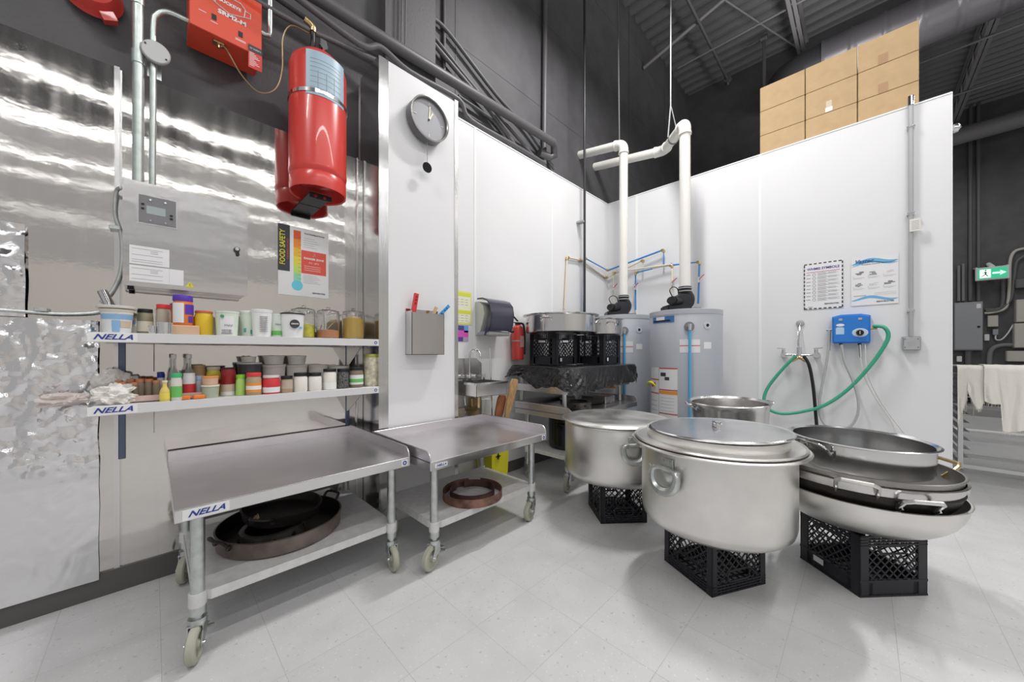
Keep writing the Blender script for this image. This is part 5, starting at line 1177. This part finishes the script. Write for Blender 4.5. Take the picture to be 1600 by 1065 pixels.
o = G().tube(curve([(3.42, 1.40, .72), (3.40, 1.42, .80), (3.45, 1.50, .83), (3.52, 1.56, .80)], 6), .012, 12).obj('yellow_hose', YEL); tag(o, 'short yellow gas hose beside the clear-standing heater', 'hose')

# ------------------------------------------------------------------ cross wall: posters, tap, hoses, dispenser, conduit
FXm = None
t = thing('symbols_poster', 'poster titled with workplace hazard symbols, dashed black border', 'poster', (XR-.003, .389, 1.51)); W, H = .262, .41
def xb(g, u0, u1, z0_, z1_, d0=0, d1=.0004): return g.box(-.001-d1, -.001-d0, -u1, -u0, z0_, z1_)
xb(G(), 0, W, 0, H, 0, .0008).obj('poster_sheet', PAPER, t)
g = G()
n = 8
for k in range(n):
    u = W*k/n; xb(g, u+.004, u+W/n*.72, H-.010, H, .0008, .0014); xb(g, u+.004, u+W/n*.72, 0, .010, .0008, .0014)
n = 12
for k in range(n):
    z = H*k/n; xb(g, 0, .009, z, z+H/n*.7, .0008, .0014); xb(g, W-.009, W, z+.004, z+H/n*.75, .0008, .0014)
g.obj('dashed_border', INKD, t)
text('WHMIS SYMBOLS', (-.0026, -W/2, H*.875), .0285, mat('violet_ink', (.10,.08,.30), .5), t, 'x', bold=.0008, wide=.98)
xb(G(), .018, W-.02, H*.80, H*.81, .0008, .0014).obj('title_rule', mat('rule_red', (.45,.08,.12), .5), t)
for k in range(8):
    g = G(); z = H*(.75-.078*k); g.tube([Vector((-.0025, -.072+.011*math.cos(a*PI/6), z+.011*math.sin(a*PI/6))) for a in range(12)], .0014, 5, closed=True); g.obj('hazard_symbol', INK, t)
g = G()
for k in range(8):
    z = H*(.75-.078*k); xb(g, .018, .048, z-.002, z+.004, .0008, .0014)
    for j in range(4): xb(g, .095, .150+.008*((k+j) % 3), z+.010-.007*j, z+.0125-.007*j, .0008, .0014)
    for j in range(3): xb(g, .165, .215+.008*((k+2*j) % 4), z+.010-.007*j, z+.0125-.007*j, .0008, .0014)
g.obj('fine_print', INK, t)
text('BENVIROTER', (-.0026, -W*.72, H*.10), .016, INKD, t, 'x', bold=.0003)
text('SYMBOLS', (-.0026, -W*.17, H*.045), .008, INKD, t, 'x')
t = thing('procedure_poster', 'poster with blue wave bands and six grey pictures on the cross wall', 'poster', (XR-.003, .077, 1.515)); W, H = .272, .395
xb(G(), 0, W, 0, H, 0, .0008).obj('poster_sheet', PAPER, t)
WAVE = mat('wave_blue', (.16,.42,.68), .5)
for zb_, th_ in ((.905, .030), (.865, .010), (.135, .022)):
    n = 20; up = [(W*k/n, H*zb_+.014*math.sin(k/n*2.2*PI-.4*PI)*(1 if zb_ > .5 else 1)+.0+th_/2*math.sin(PI*k/n)**.5) for k in range(n+1)]; dn = [(W*k/n, H*zb_+.014*math.sin(k/n*2.2*PI-.4*PI)-th_/2*math.sin(PI*k/n)**.5-.0006) for k in range(n, -1, -1)]
    G().prism(up+dn, (-.0018, 0, 0), (0,-1,0), (0,0,1), (-1,0,0), .0006).obj('wave_band', WAVE, t)
text('Vastec', (-.0042, -W*.27, H*.925), .042, mat('script_blue', (.03,.14,.34), .5), t, 'x', shear=.35, bold=.0012)
text('Procedure: Chemical Test Procedure', (-.0028, -W*.58, H*.855), .0125, INKD, t, 'x')
for r_ in range(2):
    for c_ in range(3):
        u = .012+.088*c_; z = H*(.62-.23*r_); gm = [mat('pic_dark', (.22,.22,.23), .5), INK, mat('pic_pale', (.62,.62,.63), .5)][(r_+c_) % 3]
        g = G(); rr = random.Random(r_*3+c_)
        for k in range(5): a = rr.uniform(.004, .04); b_ = rr.uniform(0, .025); xb(g, u+a, u+a+rr.uniform(.012,.03), z+b_, z+b_+rr.uniform(.006,.014), .0008, .0014+k*.0001)
        g.obj('picture', gm, t)
        g = G(); xb(g, u, u+.07, z-.014, z-.0125, .0008, .0014); xb(g, u, u+.055, z-.022, z-.0205, .0008, .0014); xb(g, u, u+.004, z-.006, z-.001, .0008, .0014); g.obj('fine_print', INK, t)
g = G(); 
for k in range(3): xb(g, W*.5, W-.012, H*(.245-.025*k), H*(.245-.025*k)+.002, .0008, .0014)
xb(g, .015, .09, H*.19, H*.215, .0008, .0012); g.obj('fine_print', mat('pale_ink', (.5,.47,.42), .6), t)
text('BENVIROTER', (-.0026, -W*.73, H*.06), .017, INKD, t, 'x', bold=.0003)
# mixing tap
t = thing('wall_tap', 'chrome two-handle wall tap with hose splitter below the symbols poster', 'tap', (XR, .415, 1.10))
g = G(); g.tube([(-.065,-.115,.0), (-.065,.115,.0)], .011, 14)
for s in (-1, 1): g.tube([(0,s*.115,0), (-.085,s*.115,0)], .018, 16); g.tube([(-.065,s*.115,-.01), (-.065,s*.115,.05)], .015, 14)
g.tube([(-.065,0,-.01), (-.065,0,.07)], .020, 16); g.obj('tap_body', CHROME, t)
for s in (-1, 1):
    G().lathe([(0,0), (.028,0), (.024,.008), (0,.008)], 24, c=(-.002, s*.115, 0), M=Matrix.Rotation(-PI/2, 4, 'Y')).obj('wall_flange', CHROME, t)
    G().bar((-.065,s*.100,.056), (-.075,s*.16,.062), .018, .008).obj('tap_lever', CHROME, t)
g = G(); g.tube([(-.065,0,.06), (-.075,0,.12), (-.02,0,.285), (0,0,.29)], .006, 10); g.tube([(-.065,.010,.06), (-.03,.014,.25), (-.01,.005,.285)], .004, 8); g.obj('brace_rod', CHROME, t)
g = G(); g.lathe([(0,0), (.030,0), (.028,.010), (.012,.014), (0,.014)], 28, c=(-.001, 0, .29), M=Matrix.Rotation(-PI/2, 4, 'Y')); g.obj('brace_flange', GREYM, t)
g = G(); g.tube([(-.065,0,-.01), (-.075,.0,-.03)], .018, 14); g.tube([(-.075,0,-.02), (-.09,.05,-.055)], .013, 12); g.tube([(-.075,0,-.02), (-.09,-.05,-.055)], .013, 12); g.obj('hose_splitter', BRASS, t)
HX = 4.07
def hose(name, label, pts, r, m, n=10):
    P = curve(pts, n); o = G().tube([p-P[0] for p in P], r, 12).obj(name, m); o.location = P[0]; return tag(o, label, 'hose')
hose('green_hose', 'green garden hose sweeping in a big loop from the tap up to the blue unit', [on_x(1243, 556, HX), on_x(1222, 577, HX), on_x(1200, 605, HX-.01), on_x(1194, 625, HX-.03), on_x(1203, 640, HX-.04), on_x(1225, 646, HX-.03), on_x(1258, 642, HX-.02), on_x(1290, 632, HX-.01), on_x(1325, 608, HX), on_x(1360, 571, HX), on_x(1383, 538, HX), on_x(1388, 522, HX), on_x(1381, 511, HX), on_x(1365, 509, 4.10)], .0135, HOSEG)
hose('black_hose', 'black hose hanging from the tap down behind the wok stack', [on_x(1256, 556, HX), on_x(1264, 570, HX), on_x(1270, 600, HX), on_x(1274, 640, HX), on_x(1278, 690, HX), on_x(1282, 750, HX+.03)], .0125, BLACK)
hose('grey_hose', 'grey hose looping down from the blue unit and back up beside it', [on_x(1295, 540, HX), on_x(1291, 570, HX), on_x(1283, 610, HX), on_x(1280, 640, HX), on_x(1287, 660, HX), on_x(1302, 670, HX), on_x(1325, 668, HX), on_x(1339, 650, HX), on_x(1341, 625, HX), on_x(1333, 595, HX), on_x(1320, 565, HX), on_x(1315, 538, HX)], .0095, HOSEY)
hose('clear_tube', 'thin clear tube hanging straight from the blue unit', [on_x(1344, 538, HX), on_x(1348, 580, HX), (4.10, on_x(1365, 640, 4.10).y, .78), (4.12, on_x(1395, 680, 4.12).y, .55), (4.12, on_x(1400, 700, 4.12).y, .3)], .0035, mat('pale_tube', (.62,.62,.60), .3))
hose('clear_tube', 'thin clear tube trailing from the blue unit towards the wok stack', [on_x(1352, 538, HX), on_x(1356, 585, HX), (4.12, on_x(1380, 640, 4.12).y, .70), (4.13, on_x(1420, 690, 4.13).y, .45)], .0035, mat('pale_tube', (.62,.62,.60), .3))
t = thing('chemical_dispenser', 'bright blue cleaning dispenser unit with dial on the cross wall', 'dispenser', (XR, .078, 1.20))
g = G(); g.prism([(-.112,.0), (.112,.0), (.116,.02), (.116,.225), (.06,.240), (-.06,.240), (-.116,.225), (-.116,.02)], (-.001,0,0), (0,-1,0), (0,0,1), (-1,0,0), .095)
bmesh.ops.bevel(g.b, geom=[e for e in g.b.edges if all(v.co.x < -.09 for v in e.verts)], offset=.012, segments=3, affect='EDGES'); g.obj('housing', BLUE, t)
for u in (-.062, .055): 
    G().box(-.100, -.094, -u-.012, -u+.012, .188, .206, .002).obj('indicator_window', GREYM, t)
g = G(); g.prism([(-.092,.075), (-.040,.075), (-.040,.125), (-.048,.135), (-.084,.135), (-.092,.125)], (-.096,0,0), (0,-1,0), (0,0,1), (-1,0,0), .0012); g.obj('picture_panel', mat('panel_sky', (.45,.62,.80), .4), t)
g = G(); g.lathe([(0,0), (.026,0), (.026,.0015), (0,.0015)], 24, c=(-.096, .064, .153), M=Matrix.Rotation(-PI/2, 4, 'Y') @ Matrix.Diagonal((.45,1,1,1))); g.obj('round_label', PAPER, t)
g = G(); g.lathe([(0,0), (.048,0), (.045,.003), (0,.003)], 32, c=(-.096, -.055, .085), M=Matrix.Rotation(-PI/2, 4, 'Y') @ Matrix.Diagonal((.75,1,1,1))); g.obj('dial_plate', mat('dial_sky', (.55,.66,.76), .4), t)
g = G(); g.lathe([(0,.003), (.024,.003), (.022,.022), (0,.024)], 28, c=(-.096, -.055, .085), M=Matrix.Rotation(-PI/2, 4, 'Y')); g.obj('dial_knob', BLACK, t)
G().bar((-.1215, -.055, .072), (-.1215, -.055, .098), .004, .001, up=(1,0,0)).obj('dial_arrow', WHITE, t)
for y in (.062, -.052): G().tube([(-.05,y,-.015), (-.05,y,.005)], .012, 14).obj('outlet_nozzle', BLACK, t)
for s in (-1, 1): G().tube([(-.05,s*.115,.118), (-.05,s*.155,.118)], .010, 12).obj('side_fitting', BRASS if s < 0 else GREYM, t)
G().tube([(-.05,.135,.118), (-.05,.140,-.06)], .012, 12).obj('spray_wand', HOSEY, t)
G().tube([(-.05,-.052,-.01), (-.052,-.056,-.11), (-.05,-.062,-.125)], .006, 10).obj('drip_tube', GREYD, t)
# conduit and outlet
t = thing('wall_conduit', 'straight grey conduit running down the cross wall to a switch box', 'conduit', (XR-.03, -.258, 1.14))
G().tube([(0,0,.108), (0,0,1.95)], .0145, 14).obj('conduit_run', GREYM, t)
G().box(-.012, .028, -.052, .046, 0, .108, .004, 2).obj('switch_box', GREYM, t)
G().box(-.016, -.012, -.045, .039, .008, .100, .002).obj('cover_plate', CHROME, t)
g = G(); g.tube([(-.016,-.003,.054), (-.024,-.003,.054)], .022, 24); g.obj('socket_face', GREYM, t)
for s in (-1, 1):
    for z in (.022, .086): G().tube([(-.016,s*.034-.003,z), (-.018,s*.034-.003,z)], .005, 10).obj('screw_head', GREYD, t)
for z in (.30, 1.05, 1.72): G().box(-.016, .03, -.022, .022, z, z+.018, .002).obj('pipe_clamp', CHROME, t)
G().tube([(0,0,1.90), (0,0,1.97)], .019, 14).obj('end_fitting', CHROME, t)
t = thing('hanging_tag', 'small printed tag hanging on the grey conduit', 'tag', (XR-.052, -.262, 2.055))
G().box(-.0012, .0, -.045, .012, 0, .095).obj('tag_card', mat('tag_cream', (.74,.72,.66), .6), t)
g = G()
for k in range(6): g.box(-.0018, -.0012, -.038, .002, .015+.012*k, .018+.012*k)
g.obj('fine_print', INK, t)
t = thing('convex_sensor', 'small shiny lamp-like sensor on the free end of the cross wall', 'sensor', (XR+.06, -.470, 2.80))
g = G(); g.lathe([(0,0), (.028,0), (.034,.01), (.030,.03), (.012,.042), (0,.045)], 24, M=Matrix.Rotation(PI/2, 4, 'X')); g.obj('sensor_head', CHROME, t)
G().box(-.02, .02, -.002, .006, -.03, .05).obj('mounting_plate', GREYM, t)

# ------------------------------------------------------------------ cartons on the cold room roof
ys = [.768, .403, .041, -.324]; BH = .2475
proto = None
WHO = {0: 'in the column nearest the corner', 1: 'in the middle column', 2: 'in the column by the free wall end'}
LEV = {0: 'bottom', 1: 'middle', 2: 'topmost'}
for c in range(3):
    for k in range(3):
        y1_, y0_ = ys[c], ys[c+1]; wdt = y1_-y0_-.006
        l = LEV[k]+' brown cardboard carton '+WHO[c]+(', two tape patches in line' if False else '')
        if c == 2 and k > 0: l = LEV[k]+' carton by the free wall end, darker tape patch on its face'
        if c == 1 and k == 1: l = 'middle carton of the middle column, with a shiny clear label'
        t = thing('cardboard_carton', l, 'carton', (4.70, (y0_+y1_)/2, 3.108+k*(BH+.0025)), 0, 'cartons stacked on the cold room roof')
        o = G().box(-.28, .28, -wdt/2, wdt/2, 0, BH, .004).obj('carton_body', CARD, t)
        if c == 2 and k > 0: G().box(-.2812, -.28, -.005, .055, 0.002, .085).obj('tape_patch', CARDT, t)
        if c == 1 and k == 1:
            G().box(-.2812, -.28, -.015, .035, .006, .045).obj('shipping_label', PAPER, t); G().box(-.2808, -.28, -.010, .030, .045, .105).obj('clear_tape', mat('clear_tape', (.60,.50,.38), .08), t)
# ------------------------------------------------------------------ roof steel
def joist(label, y, x0, x1, zb=5.98, zt=6.40):
    t = thing('roof_joist', label, 'joist', (x0, y, zb))
    for z, nm in ((0, 'bottom_chord'), (zt-zb, 'top_chord')):
        g = G()
        for s in (-1, 1): g.box(0, x1-x0, s*.030-.022, s*.030+.022, z-.004, z+.004); g.box(0, x1-x0, s*.030-s*.018-.003, s*.030-s*.018+.003, z-(.0 if z == 0 else .045), z+(.045 if z == 0 else 0))
        g.obj(nm, JOISTM, t)
    g = G(); L = x1-x0; n = int(L/.5)
    for k in range(n):
        a = L*k/n; b_ = L*(k+.5)/n; c_ = L*(k+1)/n
        g.tube([(a,0,.01), (b_,0,zt-zb-.01)], .011, 6); g.tube([(b_,0,zt-zb-.01), (c_,0,.01)], .011, 6)
    g.obj('web_bars', JOISTM, t); return t
joist('open-web roof joist ending above the middle cartons', .72, -3.5, 7.83)
joist('open-web roof joist running beyond the free end of the cross wall', -1.36, -3.5, 12.4)
joist('open-web roof joist farthest out over the far bay', -3.5, -3.5, 12.4)
pipe('roof_pipe', 'dark sprinkler pipe running under the roof deck towards the back wall', 'pipe', [(2.0, 1.78, 6.13), (7.4, 1.78, 6.13), (7.45, 1.78, 6.05)], .022, DARKP, extra=[('end_flange', DARKP, coll((7.38,1.78,6.13), (7.46,1.78,6.13), .06))])
pipe('roof_brace', 'dark angle brace from the wall up to the roof deck', 'brace', [(5.69, 2.59, 5.81), (5.95, 1.45, 6.36)], .028, JOISTM)
pipe('roof_brace', 'slim dark brace under the deck beside the first joist', 'brace', [(5.9, 1.5, 6.36), (7.6, .78, 6.2)], .014, JOISTM)
pipe('sprinkler_drop', 'vertical dark pipe with a tee behind the cartons', 'pipe', [(7.09, 1.17, 3.2), (7.09, 1.17, 6.30), (7.09, 1.4, 6.30)], .026, DARKP, extra=[('tee', DARKP, coll((7.09,1.12,6.30), (7.09,1.22,6.30), .045))])
pipe('roof_pipe', 'long thin dark pipe crossing below the joists over the cartons', 'pipe', [(6.4, 2.3, 6.05), (6.4, -6, 6.05)], .016, JOISTM)
pipe('roof_pipe', 'thin dark pipe crossing between the free wall end and the far wall', 'pipe', [(9.0, 1.0, 5.95), (9.0, -6, 5.95)], .018, JOISTM)
pipe('roof_pipe', 'second thin dark pipe crossing deeper in the far bay', 'pipe', [(10.6, 1.0, 5.95), (10.6, -6, 5.95)], .018, JOISTM)
t = thing('spiral_duct', 'dull metal spiral air duct under the roof above the cartons', 'duct', (7.25, .45, 5.55))
prof_ = []
g = G(); rads = []; pts = []
for k in range(0, 200):
    y = -k*.03; pts.append((0, y, 0)); rads.append(.30+(.016 if k % 11 == 0 else 0))
g.tube(pts, .30, 32, rads=rads); g.obj('duct_tube', mat('duct_metal', (.26,.25,.27), .30, .6), t, sharp=60)
g = G(); g.tube(curve([(0,.0,0), (0,.25,-.02), (-.05,.42,-.12), (-.05,.5,-.32)], 6), .29, 28); g.obj('duct_elbow', mat('duct_metal_dark', (.09,.088,.095), .4, .5), t)
pipe('roof_beam', 'dark horizontal steel beam high in front of the far wall', 'beam', [(11.9, -7.5, 5.78), (11.9, .6, 5.62)], .17, JOISTM)
# ------------------------------------------------------------------ far wall: panels, exit sign
XF = 12.5
def fbox(name, label, cat, pa, pb, dep, m, parts=()):
    a = on_x(*pa, XF-dep); b_ = on_x(*pb, XF-dep); t = thing(name, label, cat, (XF-.001, (a.y+b_.y)/2, b_.z)); w2 = (a.y-b_.y)/2; h_ = a.z-b_.z
    G().box(-dep, 0, -w2, w2, 0, h_, .01).obj('cabinet_body', m, t)
    G().box(-dep-.012, -dep, -w2*.97, w2*.97, h_*.02, h_*.98, .005).obj('door', m, t)
    for p in parts: p(t, dep, w2, h_)
    return t
def latch(t, dep, w2, h_): G().box(-dep-.02, -dep-.012, -w2*.8, -w2*.6, h_*.46, h_*.50).obj('latch', BLACK, t)
def sticker(t, dep, w2, h_): G().box(-dep-.014, -dep-.012, -w2*.85, -w2*.55, h_*.86, h_*.95).obj('sticker', WHITE, t)
PANELM = mat('panel_grey', (.30,.31,.33), .4, .2); PANELB = mat('panel_beige', (.50,.49,.43), .45)
fbox('electrical_panel', 'large grey electrical panel on the far dark wall', 'panel', (1491, 473), (1536, 547), .15, PANELM, (latch, sticker))
fbox('junction_box', 'small pale grey box beside the large electrical panel', 'box', (1543, 493), (1560, 510), .10, PANELB)
fbox('junction_box', 'tiny white box under the small pale grey one', 'box', (1538, 522), (1546, 532), .06, PAPER)
fbox('junction_box', 'tiny grey socket box with a white cord', 'box', (1551, 514), (1560, 523), .08, PANELM)
fbox('disconnect_box', 'upper beige switch cabinet at the picture edge', 'panel', (1588, 468), (1625, 502), .18, PANELB)
fbox('disconnect_box', 'middle beige switch cabinet at the picture edge', 'panel', (1585, 505), (1625, 543), .18, PANELB)
fbox('disconnect_box', 'long low beige trough under the switch cabinets', 'panel', (1573, 548), (1630, 565), .15, PANELB)
fbox('junction_box', 'tiny square box below the large electrical panel', 'box', (1495, 556), (1503, 565), .06, PAPER)
fbox('wire_trough', 'dark trough above the beige switch cabinets', 'trough', (1587, 436), (1630, 447), .12, DARKP)
a = on_x(1550, 437, XF-.3)
t = thing('exit_sign', 'green running-man exit sign with arrow on the far wall', 'sign', (XF-.30, a.y, a.z))
sw_ = .215; sh = .27
G().box(-.03, .03, -sw_, sw_, 0, sh, .01).obj('sign_housing', mat('sign_grey', (.62,.62,.62), .4), t)
G().box(-.034, -.03, -sw_+.03, sw_-.03, .03, sh-.03).obj('lit_panel', mat('exit_green', (.02,.35,.18), .4, emit=(.02,.40,.20), estr=1.0), t)
SGW = mat('exit_white', (.8,.8,.8), .4, emit=(.8,.9,.85), estr=1.2)
G().box(-.036, -.034, .02, .16, .05, sh-.05).obj('pictogram_field', SGW, t)
GRP = mat('exit_green_ink', (.02,.28,.14), .4)
g = G(); X_ = -.038
for p, q, w_ in (((.09,.175),(.085,.125),.022), ((.085,.125),(.055,.075),.014), ((.085,.125),(.115,.095),.014), ((.115,.095),(.14,.075),.012), ((.09,.165),(.055,.145),.011), ((.09,.165),(.125,.15),.011)):
    g.bar((X_, p[0], p[1]), (X_, q[0], q[1]), w_, .002, up=(1,0,0))
g.tube([(X_+.002,.085,.200), (X_,.085,.200)], .014, 12); g.obj('running_figure', GRP, t)
g = G(); g.bar((X_, 0.0, .135), (X_, -.10, .135), .030, .002, up=(1,0,0)); g.prism([(.09,.085), (.17,.135), (.09,.185), (.115,.135)], (X_+.001, 0, 0), (0,-1,0), (0,0,1), (-1,0,0), .002); g.obj('arrow', SGW, t)
for s in (-1, 1): G().tube([(0, s*sw_*.9, sh), (.28, s*sw_*.9, sh+.03)], .015, 10).obj('wall_arm', PAPER, t)
G().tube([(0.0,0,sh), (.28,0,sh+.10)], .04, 12).obj('canopy', PAPER, t)
def farpipe(name, label, pix, r, m, off=.06, n=4): return pipe(name, label, 'cable', [on_x(a, b, XF-off) for a, b in pix], r, m, n=n)
farpipe('wall_conduit', 'dark conduit rising from the electrical panel up to the roof, farther from the exit sign', [(1516, 470), (1516, 420), (1517, 160), (1522, 130)], .03, DARKP)
farpipe('wall_conduit', 'dark conduit rising behind the exit sign up to the roof', [(1529, 470), (1529, 300), (1529, 160), (1536, 120)], .03, DARKP)
farpipe('power_cable', 'bundle of pale cables curving down to the electrical panel', [(1600, 388), (1585, 393), (1578, 410), (1577, 450), (1572, 480), (1550, 488), (1538, 489)], .025, PANELB)
farpipe('power_cable', 'dark cable curving in beside the pale bundle', [(1600, 400), (1588, 410), (1584, 440), (1578, 470), (1560, 482), (1538, 483)], .025, DARKP)
farpipe('power_cable', 'white cord running from the socket box to the beige cabinet', [(1556, 522), (1556, 530), (1565, 530), (1575, 520), (1583, 507)], .012, PAPER)
farpipe('wall_conduit', 'thick grey conduit bending down from the beige cabinet', [(1586, 539), (1565, 539), (1550, 545), (1546, 560), (1546, 600)], .04, GREYD)
farpipe('wall_conduit', 'dark vertical conduit dropping below the electrical panel', [(1513, 547), (1513, 600)], .05, DARKP)
farpipe('wall_conduit', 'slim dark conduit near the free end of the cross wall', [(1498, 470), (1498, 415)], .025, GREYD)
farpipe('wall_conduit', 'slim dark conduit close beside the one near the wall end', [(1505, 470), (1505, 412)], .025, GREYD)
farpipe('wall_conduit', 'dark conduit dropping under the exit sign', [(1567, 432), (1567, 470), (1560, 484), (1540, 486)], .03, DARKP)
# ------------------------------------------------------------------ rack with cheesecloth
RX0, RX1, RY0, RY1 = 4.98, 5.50, -.60, -1.36
t = thing('tray_rack', 'metal tray rack with angled runners, draped with cheesecloth', 'rack', (5.24, -.98, 0)); T = Matrix.Translation((-5.24, .98, 0))
ALP = mat('rack_alu', (.62,.63,.63), .35, .6)
for x in (RX0, RX1):
    for y in (RY0, RY1): G().box(x-.014, x+.014, y-.014, y+.014, .11, 1.0).obj('upright', ALP, t, xf=T)
for x in (RX0, RX1): G().box(x-.012, x+.012, RY1, RY0, .12, .15).obj('rail', ALP, t, xf=T)
for y in (RY0, RY1): G().box(RX0, RX1, y-.012, y+.012, .975, 1.0).obj('rail', ALP, t, xf=T); G().box(RX0, RX1, y-.012, y+.012, .12, .15).obj('rail', ALP, t, xf=T)
for k in range(10):
    z = .20+.076*k
    for y, s in ((RY0, -1), (RY1, 1)):
        g = G(); g.box(RX0, RX1, y+s*.014, y+s*.055, z, z+.003); g.box(RX0, RX1, y+s*.012, y+s*.016, z, z+.045); g.obj('tray_runner', ALP, t, xf=T)
for x in (RX0, RX1):
    for y in (RY0, RY1): 
        g = G(); g.tube([(x, y-.014, .05), (x, y+.014, .05)], .05, 18); g.tube([(x, y, .05), (x, y, .12)], .012, 8); g.obj('caster_wheel', GREYD, t, xf=T)
o = G().box(RX0+.06, RX1-.05, RY1+.07, RY0-.07, 0, .10, .01).obj('dark_tray_stack', mat('dark_brown_goods', (.07,.045,.035), .6)); o.location = (0, 0, .665); tag(o, 'dark brown trays in the rack behind the cloth', 'tray')
CL = mat('cheesecloth', (.86,.84,.77), .85, bump=.002, bscale=120)
def cloth(label, y0_, y1_, dropf, x_, seed, zt_=1.006):
    t = thing('cheesecloth', label, 'cloth', (x_, (y0_+y1_)/2, zt_))
    yc = (y0_+y1_)/2
    def f(u, v):
        y = y0_+(y1_-y0_)*u; wr = noise.noise(Vector((y*14, v*1.2, seed)))*.014+noise.noise(Vector((y*40, v*3, seed)))*.006
        if v < .2: return Vector((.22*(1-v/.2), y-yc, .004+abs(wr)*.3))
        k = (v-.2)/.8; return Vector((-.018-abs(wr)*1.6*k-.004, y-yc+wr*.6*k, -dropf(u)*k))
    g = G(); g.grid(90, 26, f); lo = g.obj('cloth_panel', CL, t, sharp=180)
    g = G(); rr = random.Random(seed)
    for k in range(110):
        u = (k+.5)/110; p = f(u, 1); L = rr.uniform(.008, .035)+(.07 if rr.random() < .04 else 0)
        g.tube([p, p+Vector((rr.uniform(-.003,.003), rr.uniform(-.005,.005), -L))], .0008, 4)
    fr = g.obj('fringe', CL, lo); fr['kind'] = 'stuff'
    return t
cloth('cream cheesecloth gathered short at the wall end of the rack', -.58, -.74, lambda u: .10+.42*(1-u)**2.0 if u < .35 else .20+.16*math.sin((u-.35)*4.8), RX0-.014, 3)
cloth('wide cream cheesecloth with fringed hem hanging low from the rack', -.72, -1.42, lambda u: (.30+.02*math.sin(u*20) if u < .12 else .50+.04*math.sin(u*9)-.06*max(0, (u-.15))), RX0-.034, 5, 1.012)
pipe('floor_rail', 'long pale rail low on the floor behind the rack', 'rail', [(7.4, -.5, .12), (7.4, -5, .12)], .02, mat('rail_white', (.7,.7,.7), .4))
